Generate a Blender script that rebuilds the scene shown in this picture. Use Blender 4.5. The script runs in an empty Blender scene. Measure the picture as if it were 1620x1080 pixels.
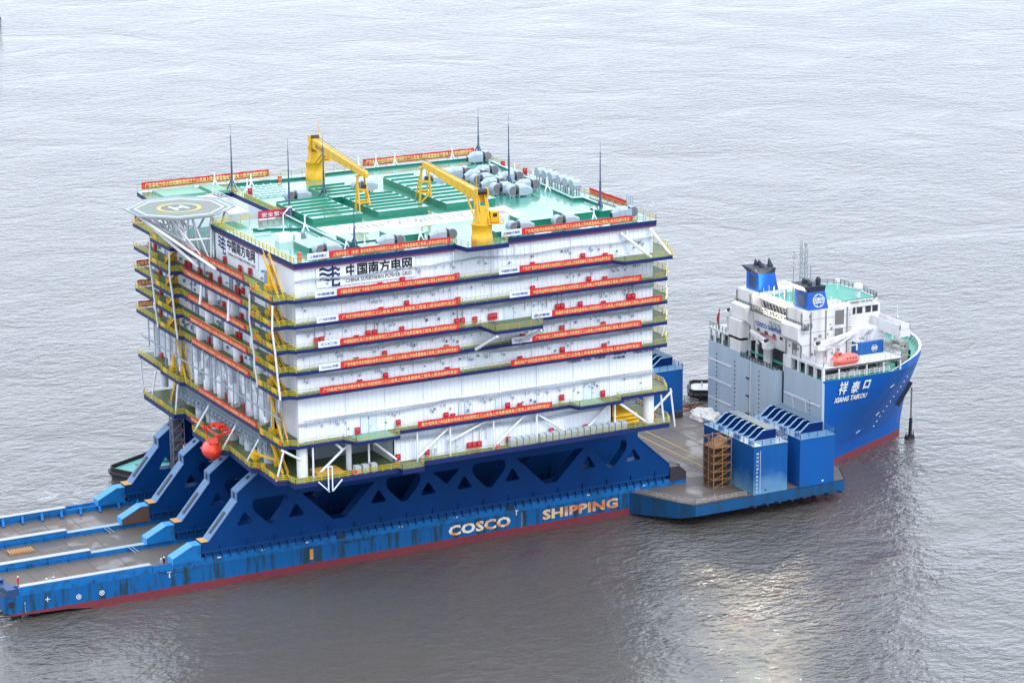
import bpy, bmesh, math, random
from mathutils import Vector, Matrix
from mathutils.geometry import tessellate_polygon
random.seed(7)
R = math.radians
scene = bpy.context.scene
COL = scene.collection

# ------------------------------------------------------------------ camera
cam_d = bpy.data.cameras.new('camera')
cam = bpy.data.objects.new('camera', cam_d); COL.objects.link(cam)
cam_d.sensor_fit = 'HORIZONTAL'; cam_d.sensor_width = 36.0
cam_d.lens = 4488.83 / 1620.0 * 36.0
cam_d.clip_start = 1.0; cam_d.clip_end = 40000.0
_p, _y, _r = R(14.493), R(27.621), R(-0.47)
_fw = Vector((math.sin(_y)*math.cos(_p), math.cos(_y)*math.cos(_p), -math.sin(_p)))
_rt = Vector((math.cos(_y), -math.sin(_y), 0)); _up = _rt.cross(_fw)
_R = _rt*math.cos(_r) + _up*math.sin(_r); _U = _up*math.cos(_r) - _rt*math.sin(_r)
_m = Matrix((_R, _U, -_fw)).transposed().to_4x4()
_m.translation = (-146.778, -498.577, 179.045)
cam.matrix_world = _m
scene.camera = cam

# ------------------------------------------------------------------ light
SUN_AZ, SUN_EL = 165.0, 48.0
w = bpy.data.worlds.new("World"); scene.world = w; w.use_nodes = True
wn = w.node_tree; bg = wn.nodes['Background']
sky = wn.nodes.new('ShaderNodeTexSky'); sky.sky_type = 'NISHITA'; sky.sun_disc = False
sky.sun_elevation = R(SUN_EL); sky.sun_rotation = R(SUN_AZ)
sky.air_density = 1.0; sky.dust_density = 2.0; sky.ozone_density = 2.0
# a bright overcast: most of the clear sky is covered by an even layer of cloud
wtc = wn.nodes.new('ShaderNodeTexCoord'); wno = wn.nodes.new('ShaderNodeTexNoise'); wno.inputs['Scale'].default_value = 2.2; wno.inputs['Detail'].default_value = 5
wn.links.new(wtc.outputs['Generated'], wno.inputs['Vector'])
wcr = wn.nodes.new('ShaderNodeValToRGB'); wcr.color_ramp.elements[0].position = .3; wcr.color_ramp.elements[1].position = .75
wcr.color_ramp.elements[0].color = (6.3, 7.15, 8.5, 1); wcr.color_ramp.elements[1].color = (7.6, 8.35, 9.4, 1)
wn.links.new(wno.outputs[0], wcr.inputs[0])
wmx = wn.nodes.new('ShaderNodeMix'); wmx.data_type = 'RGBA'; wmx.inputs['Factor'].default_value = .95
# overcast gradient: the zenith is brighter than the horizon
wsp = wn.nodes.new('ShaderNodeSeparateXYZ'); wn.links.new(wtc.outputs['Generated'], wsp.inputs[0])
wmr = wn.nodes.new('ShaderNodeMapRange'); wmr.inputs['From Min'].default_value = 0; wmr.inputs['To Min'].default_value = .98; wmr.inputs['To Max'].default_value = 1.3
wn.links.new(wsp.outputs[2], wmr.inputs['Value'])
wsc = wn.nodes.new('ShaderNodeVectorMath'); wsc.operation = 'SCALE'; wn.links.new(wcr.outputs[0], wsc.inputs[0]); wn.links.new(wmr.outputs[0], wsc.inputs['Scale'])
wn.links.new(sky.outputs[0], wmx.inputs['A']); wn.links.new(wsc.outputs[0], wmx.inputs['B'])
wn.links.new(wmx.outputs['Result'], bg.inputs[0]); bg.inputs[1].default_value = 0.13
sun_d = bpy.data.lights.new('sun', 'SUN'); sun_d.energy = 0.75; sun_d.angle = R(15); sun_d.color = (1, .96, .90)
sun = bpy.data.objects.new('sun', sun_d); COL.objects.link(sun)
_s = Vector((math.sin(R(SUN_AZ))*math.cos(R(SUN_EL)), math.cos(R(SUN_AZ))*math.cos(R(SUN_EL)), math.sin(R(SUN_EL))))
sun.rotation_euler = (-_s).to_track_quat('-Z', 'Y').to_euler()
sun.location = (100, 300, 300)
scene.view_settings.view_transform = 'Standard'; scene.view_settings.look = 'None'
scene.view_settings.gamma = 1.0; scene.view_settings.use_curve_mapping = False
scene.view_settings.exposure = 0.85

# ------------------------------------------------------------------ materials
MATS = {}
def mat(name, col, rough=0.5, metal=0.0, col2=None, scale=0.4, amount=0.5, streak=False, emit=None, bump=0.0, spec=0.5, extra=None, ramp=(.42, .72)):
    """paint with a weathering pattern: noise (or vertical streaks) mixing col and col2"""
    if name in MATS: return MATS[name]
    m = bpy.data.materials.new(name); m.use_nodes = True
    nt = m.node_tree; b = nt.nodes['Principled BSDF']
    b.inputs['Roughness'].default_value = rough; b.inputs['Metallic'].default_value = metal
    b.inputs['Specular IOR Level'].default_value = spec
    if col2 is None: col2 = tuple(c*0.72 for c in col)
    tc = nt.nodes.new('ShaderNodeTexCoord'); mp = nt.nodes.new('ShaderNodeMapping')
    nt.links.new(tc.outputs['Object'], mp.inputs[0])
    if streak: mp.inputs['Scale'].default_value = (1, 1, 0.12)
    n = nt.nodes.new('ShaderNodeTexNoise'); n.inputs['Scale'].default_value = scale
    n.inputs['Detail'].default_value = 8; n.inputs['Roughness'].default_value = 0.62
    nt.links.new(mp.outputs[0], n.inputs['Vector'])
    cr = nt.nodes.new('ShaderNodeValToRGB'); cr.color_ramp.elements[0].position = ramp[0]; cr.color_ramp.elements[1].position = ramp[1]
    cr.color_ramp.elements[1].color = (amount, amount, amount, 1)
    nt.links.new(n.outputs[0], cr.inputs[0])
    mx = nt.nodes.new('ShaderNodeMix'); mx.data_type = 'RGBA'
    mx.inputs['A'].default_value = (*col, 1); mx.inputs['B'].default_value = (*col2, 1)
    nt.links.new(cr.outputs[0], mx.inputs['Factor'])
    nt.links.new(mx.outputs['Result'], b.inputs['Base Color'])
    if emit:
        b.inputs['Emission Color'].default_value = (*emit[0], 1); b.inputs['Emission Strength'].default_value = emit[1]
    if bump:
        bn = nt.nodes.new('ShaderNodeBump'); bn.inputs['Strength'].default_value = bump; bn.inputs['Distance'].default_value = 0.1
        nt.links.new(n.outputs[0], bn.inputs['Height']); nt.links.new(bn.outputs[0], b.inputs['Normal'])
    if extra: extra(nt, b, mx, tc)
    MATS[name] = m
    return m

def hull_extra(red, lim):
    """boot topping: red antifouling paint below the waterline band"""
    def f(nt, b, mx, tc):
        sp = nt.nodes.new('ShaderNodeSeparateXYZ'); nt.links.new(tc.outputs['Object'], sp.inputs[0])
        n = nt.nodes.new('ShaderNodeTexNoise'); n.inputs['Scale'].default_value = 0.35; n.inputs['Detail'].default_value = 6
        nt.links.new(tc.outputs['Object'], n.inputs['Vector'])
        ad = nt.nodes.new('ShaderNodeMath'); ad.operation = 'MULTIPLY_ADD'; ad.inputs[1].default_value = 0.25
        nt.links.new(n.outputs[0], ad.inputs[0]); nt.links.new(sp.outputs[2], ad.inputs[2])
        lt = nt.nodes.new('ShaderNodeMath'); lt.operation = 'LESS_THAN'; lt.inputs[1].default_value = lim
        nt.links.new(ad.outputs[0], lt.inputs[0])
        n2 = nt.nodes.new('ShaderNodeTexNoise'); n2.inputs['Scale'].default_value = 0.8; n2.inputs['Detail'].default_value = 7
        nt.links.new(tc.outputs['Object'], n2.inputs['Vector'])
        rm = nt.nodes.new('ShaderNodeMix'); rm.data_type = 'RGBA'
        rm.inputs['A'].default_value = (*red, 1); rm.inputs['B'].default_value = (red[0]*.55, red[1]*.9, red[2]*1.0, 1)
        nt.links.new(n2.outputs[0], rm.inputs['Factor'])
        m2 = nt.nodes.new('ShaderNodeMix'); m2.data_type = 'RGBA'
        nt.links.new(lt.outputs[0], m2.inputs['Factor'])
        nt.links.new(mx.outputs['Result'], m2.inputs['A']); nt.links.new(rm.outputs['Result'], m2.inputs['B'])
        nt.links.new(m2.outputs['Result'], b.inputs['Base Color'])
    return f

def fade_extra(col, z0, z1):
    """old waterline fade on the buoyancy casings: scuffed pale paint low on the steel"""
    def f(nt, b, mx, tc):
        sp = nt.nodes.new('ShaderNodeSeparateXYZ'); nt.links.new(tc.outputs['Object'], sp.inputs[0])
        n = nt.nodes.new('ShaderNodeTexNoise'); n.inputs['Scale'].default_value = 0.25; n.inputs['Detail'].default_value = 6
        nt.links.new(tc.outputs['Object'], n.inputs['Vector'])
        ad = nt.nodes.new('ShaderNodeMath'); ad.operation = 'MULTIPLY_ADD'; ad.inputs[1].default_value = 7.0
        nt.links.new(n.outputs[0], ad.inputs[0]); nt.links.new(sp.outputs[2], ad.inputs[2])
        mr = nt.nodes.new('ShaderNodeMapRange'); mr.inputs['From Min'].default_value = z1; mr.inputs['From Max'].default_value = z0
        nt.links.new(ad.outputs[0], mr.inputs['Value'])
        m2 = nt.nodes.new('ShaderNodeMix'); m2.data_type = 'RGBA'; m2.inputs['B'].default_value = (*col, 1)
        nt.links.new(mr.outputs[0], m2.inputs['Factor']); nt.links.new(mx.outputs['Result'], m2.inputs['A'])
        nt.links.new(m2.outputs['Result'], b.inputs['Base Color'])
    return f

WHITE = mat('white_paint', (.80, .82, .86), .45, col2=(.62, .66, .72), scale=.5, amount=.55, streak=True)
WALL = mat('white_cladding', (.80, .83, .89), .42, col2=(.68, .72, .78), scale=.35, amount=.6, streak=True)
TUBE = mat('white_steel', (.80, .82, .86), .4)
NAVY = mat('navy_fascia', (.012, .022, .11), .45, spec=.22, col2=(.02, .03, .09))
CRIB = mat('crib_blue', (.002, .042, .175), .5, spec=.12, col2=(.003, .030, .11), scale=.18, amount=.7, streak=True)
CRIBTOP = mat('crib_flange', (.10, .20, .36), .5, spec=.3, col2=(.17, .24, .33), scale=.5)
HULLB = mat('hull_blue', (.004, .095, .29), .5, spec=.22, col2=(.015, .04, .05), scale=.9, amount=.95, streak=True, ramp=(.47, .62), extra=hull_extra((.22, .035, .045), 1.62))
STRIPB = mat('gunwale_blue', (.005, .135, .40), .5, spec=.25, col2=(.012, .06, .13), scale=.5, amount=.85, ramp=(.46, .68))
BOWB = mat('bow_blue', (.002, .098, .43), .42, spec=.3, col2=(.006, .11, .34), scale=.25, amount=.7, streak=True, extra=hull_extra((.25, .04, .05), 1.62))
CASB = mat('casing_blue', (.004, .085, .30), .5, spec=.22, col2=(.01, .06, .17), scale=.3, amount=.7, streak=True, extra=fade_extra((.15, .31, .43), 7.2, 13.0))
CASB2 = mat('casing_blue_clean', (.004, .085, .33), .5, spec=.22, col2=(.01, .07, .2), scale=.3, amount=.6, streak=True)
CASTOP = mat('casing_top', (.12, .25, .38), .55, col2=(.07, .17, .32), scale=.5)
def coat(nt, b, mx, tc):
    b.inputs['Coat Weight'].default_value = 1.0; b.inputs['Coat Roughness'].default_value = .06; b.inputs['Coat IOR'].default_value = 1.6
    n = nt.nodes.new('ShaderNodeTexNoise'); n.inputs['Scale'].default_value = .12; n.inputs['Detail'].default_value = 5; nt.links.new(tc.outputs['Object'], n.inputs['Vector'])
    mr = nt.nodes.new('ShaderNodeMapRange'); mr.inputs['From Min'].default_value = .3; mr.inputs['From Max'].default_value = .6; mr.inputs['To Min'].default_value = .35; nt.links.new(n.outputs[0], mr.inputs['Value']); nt.links.new(mr.outputs[0], b.inputs['Coat Weight'])
def puddle(nt, b, mx, tc):
    n = nt.nodes.new('ShaderNodeTexNoise'); n.inputs['Scale'].default_value = .16; n.inputs['Detail'].default_value = 7; n.inputs['Distortion'].default_value = .6; nt.links.new(tc.outputs['Object'], n.inputs['Vector'])
    mr = nt.nodes.new('ShaderNodeMapRange'); mr.inputs['From Min'].default_value = .5; mr.inputs['From Max'].default_value = .62; mr.inputs['To Max'].default_value = .55; nt.links.new(n.outputs[0], mr.inputs['Value']); nt.links.new(mr.outputs[0], b.inputs['Coat Weight']); b.inputs['Coat Roughness'].default_value = .15
DECKG = mat('deck_green_wet', (.02, .22, .155), .25, col2=(.025, .30, .22), scale=.15, amount=.8, spec=.7, extra=coat)
DECK = mat('cargo_deck', (.135, .105, .088), .6, spec=.35, col2=(.085, .09, .09), scale=.12, amount=.9, bump=.15, extra=puddle)
HATCHG = mat('hatch_green', (.006, .20, .12), .3, col2=(.01, .15, .10), scale=.5, spec=.6)
SHIPG = mat('ship_deck_green', (.05, .30, .22), .45, col2=(.04, .22, .17), scale=.4)
WALKG = mat('walkway_green', (.085, .135, .065), .5, spec=.3, col2=(.15, .14, .04), scale=.7, amount=.8)
YEL = mat('yellow_paint', (.75, .42, .012), .4, col2=(.62, .30, .01), scale=.8, amount=.6)
RAILY = mat('yellow_rail', (.62, .48, .035), .5)
RAILG = mat('weathered_rail', (.46, .40, .12), .5)
RED = mat('red_paint', (.50, .012, .022), .4)
BANNER = mat('banner_red', (.60, .018, .02), .6, col2=(.50, .02, .018), scale=1.2)
BTEXT = mat('banner_yellow', (.95, .72, .30), .6)
DARKTXT = mat('dark_lettering', (.008, .008, .02), .5)
NAVYTXT = mat('navy_lettering', (.008, .018, .12), .5)
BLUETXT = mat('blue_lettering', (.01, .06, .42), .5)
WHTXT = mat('white_lettering', (.8, .82, .85), .5)
RUSTTXT = mat('rusted_lettering', (.74, .70, .62), .6, col2=(.60, .24, .06), scale=.30, amount=1.0, ramp=(.46, .56))
GOLDTXT = mat('golden_rust_lettering', (.70, .50, .26), .6, col2=(.55, .16, .04), scale=.3, amount=1.0, ramp=(.48, .58))
GREY = mat('grey_steel', (.30, .34, .40), .45)
LGREY = mat('fan_grey', (.34, .40, .46), .42, col2=(.26, .31, .37), scale=.7)
FANIN = mat('fan_mesh', (.15, .15, .17), .55)
MASTB = mat('mast_blue', (.06, .09, .16), .45)
BLACK = mat('black_rubber', (.012, .012, .014), .6)
DARK = mat('dark_opening', (.02, .024, .03), .5)
GLASS = mat('window_glass', (.015, .02, .028), .08, spec=.8)
SHIPGREY = mat('bulkhead_grey', (.38, .47, .56), .5, col2=(.30, .38, .46), scale=.3, amount=.6, streak=True)
CREAM = mat('ship_white', (.68, .68, .69), .45, col2=(.46, .43, .40), scale=.5, amount=.6, streak=True, ramp=(.48, .7))
FUNB = mat('funnel_blue', (.004, .10, .50), .4)
SOOT = mat('soot_black', (.012, .018, .035), .6, col2=(.05, .06, .10))
ORANGE = mat('lifeboat_orange', (.78, .055, .022), .35)
PINKISH = mat('faded_orange', (.66, .13, .10), .4, col2=(.60, .20, .16), scale=1.0)
RUST = mat('rusty_scaffold', (.38, .20, .07), .7, col2=(.14, .07, .035), scale=1.5)
SCAFD = mat('scaffold_sheet', (.10, .055, .04), .8, col2=(.05, .03, .025), scale=1.2)
WOOD = mat('timber', (.42, .22, .09), .7, col2=(.3, .15, .06), scale=2)
SILVER = mat('worn_silver', (.36, .39, .46), .4, col2=(.4, .42, .46), scale=1)
ALU = mat('helideck_plate', (.17, .215, .20), .55, spec=.25, col2=(.24, .18, .14), scale=.25, amount=.7)
TEALIN = mat('teal_floor', (.03, .20, .17), .35)
CONTB = mat('container_blue', (.008, .10, .34), .45)
TUGG = mat('tug_deck', (.10, .38, .34), .5)
LAMP = mat('lamp_glow', (1, .9, .7), .3, emit=((1, .84, .58), 5500.0))
REDTXT = mat('red_lettering', (.55, .02, .08), .5)
SKIN = mat('skin', (.5, .3, .22), .6)
TARP = mat('white_tarp', (.72, .69, .66), .7, col2=(.4, .36, .33), scale=.8)
PINKTRIM = mat('maroon_trim', (.13, .035, .09), .5)

# ------------------------------------------------------------------ mesh builder
class MB:
    def __init__(s, off=(0, 0, 0)):
        s.v = []; s.f = []; s.mi = []; s.o = Vector(off); s.sm = set()
    def add(s, vs, fs, m=0, smooth=False):
        b = len(s.v); s.v += [tuple(Vector(v) - s.o) for v in vs]
        for f in fs:
            if smooth: s.sm.add(len(s.f))
            s.f.append([b+i for i in f]); s.mi.append(m)
    def box(s, x0, x1, y0, y1, z0, z1, m=0, mtop=None):
        vs = [(x, y, z) for z in (z0, z1) for (x, y) in ((x0, y0), (x1, y0), (x1, y1), (x0, y1))]
        s.add(vs, [(3, 2, 1, 0), (0, 1, 5, 4), (1, 2, 6, 5), (2, 3, 7, 6), (3, 0, 4, 7)], m)
        s.add(vs[4:], [(0, 1, 2, 3)], m if mtop is None else mtop)
        return s
    def obox(s, c, u, v, hw, hd, z0, z1, m=0):
        c = Vector((c[0], c[1], 0)); u = Vector((u[0], u[1], 0)).normalized(); v = Vector((-u.y, u.x, 0))
        ps = [c+u*a*hw+v*b*hd for a, b in ((-1, -1), (1, -1), (1, 1), (-1, 1))]
        s.prism([(p.x, p.y) for p in ps], z0, z1, m)
    def prism(s, poly, z0, z1, m=0, mtop=None, mside=None):
        n = len(poly); vs = [(x, y, z0) for x, y in poly] + [(x, y, z1) for x, y in poly]
        tri = tessellate_polygon([[Vector((x, y, 0)) for x, y in poly]])
        ar = sum(poly[i][0]*poly[(i+1) % n][1]-poly[(i+1) % n][0]*poly[i][1] for i in range(n))
        tri = [t if _ccw(poly, t) else t[::-1] for t in tri]
        s.add(vs, [tuple(i for i in t[::-1]) for t in tri], m)
        s.add(vs, [tuple(i+n for i in t) for t in tri], m if mtop is None else mtop)
        sd = [(i, (i+1) % n, n+(i+1) % n, n+i) for i in range(n)]
        if ar < 0: sd = [f[::-1] for f in sd]
        s.add(vs, sd, m if mside is None else mside)
        return s
    def bar(s, p, q, r, r2=None, n=4, m=0, smooth=False, cap=True):
        p, q = Vector(p), Vector(q); r2 = r if r2 is None else r2
        d = (q-p)
        if d.length < 1e-6: return s
        d.normalize(); a = Vector((0, 0, 1)) if abs(d.z) < .9 else Vector((1, 0, 0))
        u = d.cross(a).normalized(); v = u.cross(d)
        ph = math.pi/4 if n == 4 else 0
        k = math.sqrt(2) if n == 4 else 1
        vs = []
        for c, rr in ((p, r), (q, r2)):
            for i in range(n):
                t = 2*math.pi*i/n+ph; vs.append(c+(u*math.cos(t)+v*math.sin(t))*rr*k)
        s.add(vs, [(i, i+n, (i+1) % n+n, (i+1) % n) for i in range(n)], m, smooth)
        if cap: s.add(vs, [tuple(range(n)), tuple(range(2*n-1, n-1, -1))], m)
        return s
    def beam(s, p, q, wd, ht, m=0, wd2=None, ht2=None):
        """rectangular beam, width horizontal, height vertical-ish"""
        p, q = Vector(p), Vector(q); d = (q-p).normalized()
        u = d.cross(Vector((0, 0, 1))).normalized(); v = u.cross(d)
        wd2 = wd2 or wd; ht2 = ht2 or ht; vs = []
        for c, a, b in ((p, wd, ht), (q, wd2, ht2)):
            for su, sv in ((-1, -1), (1, -1), (1, 1), (-1, 1)): vs.append(c+u*su*a/2+v*sv*b/2)
        s.add(vs, [(0, 1, 2, 3), (7, 6, 5, 4), (0, 4, 5, 1), (1, 5, 6, 2), (2, 6, 7, 3), (3, 7, 4, 0)], m)
        return s
    def path(s, pts, r, n=5, m=0, closed=False):
        pts = list(pts) + ([pts[0]] if closed else [])
        for a, b in zip(pts[:-1], pts[1:]): s.bar(a, b, r, n=n, m=m)
        return s
    def lathe(s, c, prof, n=20, m=0, axis='Z'):
        vs = []
        for r, h in prof:
            for i in range(n):
                t = 2*math.pi*i/n; a, b = r*math.cos(t), r*math.sin(t)
                vs.append({'Z': (c[0]+a, c[1]+b, c[2]+h), 'X': (c[0]+h, c[1]+a, c[2]+b), 'Y': (c[0]+b, c[1]+h, c[2]+a)}[axis])
        k = len(prof)
        s.add(vs, [(j*n+i, j*n+(i+1) % n, (j+1)*n+(i+1) % n, (j+1)*n+i) for j in range(k-1) for i in range(n)], m, True)
        s.add(vs, [tuple(range(n))[::-1], tuple((k-1)*n+i for i in range(n))], m)
        return s
    def xprism(s, prof, a0, a1, axis='Y', m=0, holes=(), mside=None, mhole=None):
        """extrude a profile (pairs) along an axis; profile plane XZ for 'Y', YZ for 'X'"""
        loops = [list(prof)] + [list(h) for h in holes]
        flat = [p for l in loops for p in l]
        tri = tessellate_polygon([[Vector((a, b, 0)) for a, b in l] for l in loops])
        tri = [t if _ccw(flat, t) else t[::-1] for t in tri]
        n = len(flat)
        def P(ab, t): return (ab[0], t, ab[1]) if axis == 'Y' else (t, ab[0], ab[1])
        vs = [P(p, a0) for p in flat] + [P(p, a1) for p in flat]
        if axis == 'Y':
            s.add(vs, [tuple(t) for t in tri], m); s.add(vs, [tuple(i+n for i in t[::-1]) for t in tri], m)
        else:
            s.add(vs, [tuple(t[::-1]) for t in tri], m); s.add(vs, [tuple(i+n for i in t) for t in tri], m)
        b = 0
        for li, l in enumerate(loops):
            k = len(l); ar = sum(l[i][0]*l[(i+1) % k][1]-l[(i+1) % k][0]*l[i][1] for i in range(k))
            fl = (ar > 0) != (li > 0)
            if axis == 'X': fl = not fl
            fs = []
            for i in range(k):
                f = (b+i, b+(i+1) % k, b+(i+1) % k+n, b+i+n)
                fs.append(f[::-1] if fl else f)
            mm = (m if mside is None else mside) if li == 0 else (m if mhole is None else mhole)
            s.add(vs, fs, mm); b += k
        return s
    def rail(s, pts, z, h=1.1, r=.045, post=2.2, m=0, rails=(1.0, .66, .33), closed=False):
        pts = [Vector((p[0], p[1], z)) for p in pts]
        if closed: pts.append(pts[0])
        for a, b in zip(pts[:-1], pts[1:]):
            d = b-a; n = max(1, round(d.length/post))
            for i in range(n+1):
                c = a+d*i/n; s.bar(c, c+Vector((0, 0, h)), r, m=m)
            for k in rails: s.bar(a+Vector((0, 0, h*k)), b+Vector((0, 0, h*k)), r, m=m)
        return s
    def pieces(s):
        # far-apart pieces: each becomes an object of its own
        if len(s.f) > 6000: return None
        par = list(range(len(s.v)))
        def find(i):
            while par[i] != i: par[i] = par[par[i]]; i = par[i]
            return i
        key = {}
        for i, v in enumerate(s.v):
            k = (round(v[0], 3), round(v[1], 3), round(v[2], 3))
            if k in key: par[find(i)] = find(key[k])
            else: key[k] = i
        for f in s.f:
            for i in f[1:]: par[find(i)] = find(f[0])
        isl = {}
        for f in s.f: isl.setdefault(find(f[0]), None)
        ids = list(isl); n = len(ids)
        if n < 2 or n > 500: return None
        ix = {r: k for k, r in enumerate(ids)}
        lo = [[1e9]*3 for _ in ids]; hi = [[-1e9]*3 for _ in ids]
        for i, v in enumerate(s.v):
            k = ix.get(find(i))
            if k is None: continue
            for a in range(3):
                if v[a] < lo[k][a]: lo[k][a] = v[a]
                if v[a] > hi[k][a]: hi[k][a] = v[a]
        size = [max(hi[k][a]-lo[k][a] for a in range(3)) for k in range(n)]
        q = list(range(n))
        def fq(i):
            while q[i] != i: q[i] = q[q[i]]; i = q[i]
            return i
        for i in range(n):
            for j in range(i+1, n):
                if fq(i) == fq(j): continue
                g = 0
                for a in range(3):
                    d = max(0.0, lo[i][a]-hi[j][a], lo[j][a]-hi[i][a]); g += d*d
                if math.sqrt(g) <= max(.02, .5*max(size[i], size[j])): q[fq(i)] = fq(j)
        grp = {}
        for fi, f in enumerate(s.f): grp.setdefault(fq(ix[find(f[0])]), []).append(fi)
        return list(grp.values()) if 1 < len(grp) <= 100 else None
    def build(s, name, mats, parent=None, loc=None):
        gs = s.pieces()
        if gs:
            first = None
            for g in gs:
                t = MB(); mp = {}
                for fi in g:
                    nf = []
                    for i in s.f[fi]:
                        if i not in mp: mp[i] = len(t.v); t.v.append(s.v[i])
                        nf.append(mp[i])
                    if fi in s.sm: t.sm.add(len(t.f))
                    t.f.append(nf); t.mi.append(s.mi[fi])
                o = t._make(name, mats, parent, loc); first = first or o
            return first
        return s._make(name, mats, parent, loc)
    def _make(s, name, mats, parent=None, loc=None):
        me = bpy.data.meshes.new(name); me.from_pydata(s.v, [], s.f)
        if not isinstance(mats, (list, tuple)): mats = [mats]
        for mm in mats: me.materials.append(mm)
        for i, p in enumerate(me.polygons):
            p.material_index = s.mi[i]
            if i in s.sm: p.use_smooth = True
        me.update()
        o = bpy.data.objects.new(name, me); COL.objects.link(o)
        if parent: o.parent = parent
        if loc is not None: o.location = loc
        return o

def _ccw(pts, t):
    a, b, c = (pts[i] for i in t)
    return (b[0]-a[0])*(c[1]-a[1])-(b[1]-a[1])*(c[0]-a[0]) > 0

def tag(o, label=None, cat=None, group=None, kind=None):
    if label: o['label'] = label
    if cat: o['category'] = cat
    if group: o['group'] = group
    if kind: o['kind'] = kind
    return o
def thing(name, label, cat, loc=(0, 0, 0), rz=0, group=None):
    o = bpy.data.objects.new(name, None); COL.objects.link(o); o.empty_display_size = 1
    o.location = loc; o.rotation_euler = (0, 0, rz)
    return tag(o, label, cat, group)
def dup(root, loc, rz=0, label=None, group=None):
    r = root.copy(); COL.objects.link(r); r.location = loc; r.rotation_euler = (0, 0, rz)
    if label: r['label'] = label
    if group: r['group'] = group
    for ch in list(root.children):
        c = ch.copy(); COL.objects.link(c); c.parent = r
        for g in ch.children:
            d = g.copy(); COL.objects.link(d); d.parent = c
    return r

# text turned into mesh geometry
def text_geo(body, bold=.0, shear=0.0, space=1.0):
    cu = bpy.data.curves.new('t', 'FONT'); cu.body = body; cu.size = 1.0; cu.offset = bold; cu.shear = shear
    cu.space_character = space; cu.resolution_u = 2
    o = bpy.data.objects.new('t', cu); COL.objects.link(o)
    dg = bpy.context.evaluated_depsgraph_get(); dg.update()
    me = bpy.data.meshes.new_from_object(o.evaluated_get(dg))
    vs = [v.co.copy() for v in me.vertices]; fs = [tuple(p.vertices) for p in me.polygons]
    bpy.data.objects.remove(o); bpy.data.curves.remove(cu); bpy.data.meshes.remove(me)
    return vs, fs
def write(mb, body, origin, u, v, width=None, height=None, m=0, bold=0.0, shear=0.0, lift=.03, space=1.0):
    """lay text on a surface: origin lower left, u reading direction, v up; width and/or height in metres"""
    cjk = any(ord(ch) > 0x2e80 for ch in body)
    vs, fs = text_geo(body, 0.0 if cjk else bold, shear, space)
    if not vs: return
    x0 = min(p.x for p in vs); x1 = max(p.x for p in vs); y0 = min(p.y for p in vs); y1 = max(p.y for p in vs)
    sx = width/(x1-x0) if width else height/(y1-y0)
    sy = height/(y1-y0) if height else sx
    u = Vector(u).normalized(); v = Vector(v).normalized(); n = u.cross(v).normalized(); o = Vector(origin)
    for k, (dx, dy) in enumerate(((0, 0),) if not (cjk and bold) else ((0, 0), (bold, 0), (-bold, 0), (0, bold), (0, -bold))):
        mb.add([o+u*(p.x-x0+dx)*sx+v*(p.y-y0+dy)*sy+n*(lift+.004*k) for p in vs], fs, m)
def flat(mb, pts, origin, u, v, m=0, lift=.03):
    u = Vector(u).normalized(); v = Vector(v).normalized(); n = u.cross(v).normalized(); o = Vector(origin)
    tri = tessellate_polygon([[Vector((a, b, 0)) for a, b in pts]])
    mb.add([o+u*a+v*b+n*lift for a, b in pts], [tuple(t) if _ccw(pts, t) else tuple(t[::-1]) for t in tri], m)
def ring(mb, c, r0, r1, origin, u, v, a0=0, a1=360, m=0, n=32, sx=1.0, lift=.03):
    pts = [(c[0]+sx*r1*math.cos(R(a0+(a1-a0)*i/n)), c[1]+r1*math.sin(R(a0+(a1-a0)*i/n))) for i in range(n+1)]
    pin = [(c[0]+sx*r0*math.cos(R(a0+(a1-a0)*i/n)), c[1]+r0*math.sin(R(a0+(a1-a0)*i/n))) for i in range(n+1)]
    u = Vector(u).normalized(); v = Vector(v).normalized(); nn = u.cross(v).normalized(); o = Vector(origin)
    mb.add([o+u*a+v*b+nn*lift for a, b in pts+pin], [(i+1+n, i, i+1, i+2+n) if False else (i, i+1, n+2+i, n+1+i) for i in range(n)], m)

# ------------------------------------------------------------------ water
wm = bpy.data.materials.new('river_water'); wm.use_nodes = True
nt = wm.node_tree; b = nt.nodes['Principled BSDF']
b.inputs['Roughness'].default_value = .04; b.inputs['IOR'].default_value = 1.46
tc = nt.nodes.new('ShaderNodeTexCoord')
def wnoise(scale, sx, sy, rot, detail=4, rough=.55, dist=0.0):
    mp = nt.nodes.new('ShaderNodeMapping'); mp.inputs['Scale'].default_value = (sx, sy, 1); mp.inputs['Rotation'].default_value = (0, 0, R(rot))
    n = nt.nodes.new('ShaderNodeTexNoise'); n.inputs['Scale'].default_value = scale; n.inputs['Detail'].default_value = detail
    n.inputs['Roughness'].default_value = rough; n.inputs['Distortion'].default_value = dist
    nt.links.new(tc.outputs['Object'], mp.inputs[0]); nt.links.new(mp.outputs[0], n.inputs['Vector']); return n
def wmath(op, a, bb):
    n = nt.nodes.new('ShaderNodeMath'); n.operation = op
    for i, q in enumerate((a, bb)):
        if isinstance(q, (int, float)): n.inputs[i].default_value = q
        else: nt.links.new(q, n.inputs[i])
    return n.outputs[0]
n1 = wnoise(.26, .8, 1.2, 30, 3, .55, .5); n2 = wnoise(.7, .85, 1.2, 42, 3, .55, .3); n3 = wnoise(.02, 1, 1, 0, 4, .6, .5); n4 = wnoise(.05, .7, 1.2, 15, 2, .5); n5 = wnoise(1.7, .8, 1.2, 20, 2, .5)
amp = nt.nodes.new('ShaderNodeMapRange'); amp.inputs['From Min'].default_value = .35; amp.inputs['From Max'].default_value = .65
amp.inputs['To Min'].default_value = .35; amp.inputs['To Max'].default_value = 1.35
nt.links.new(n3.outputs[0], amp.inputs['Value'])
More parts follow.
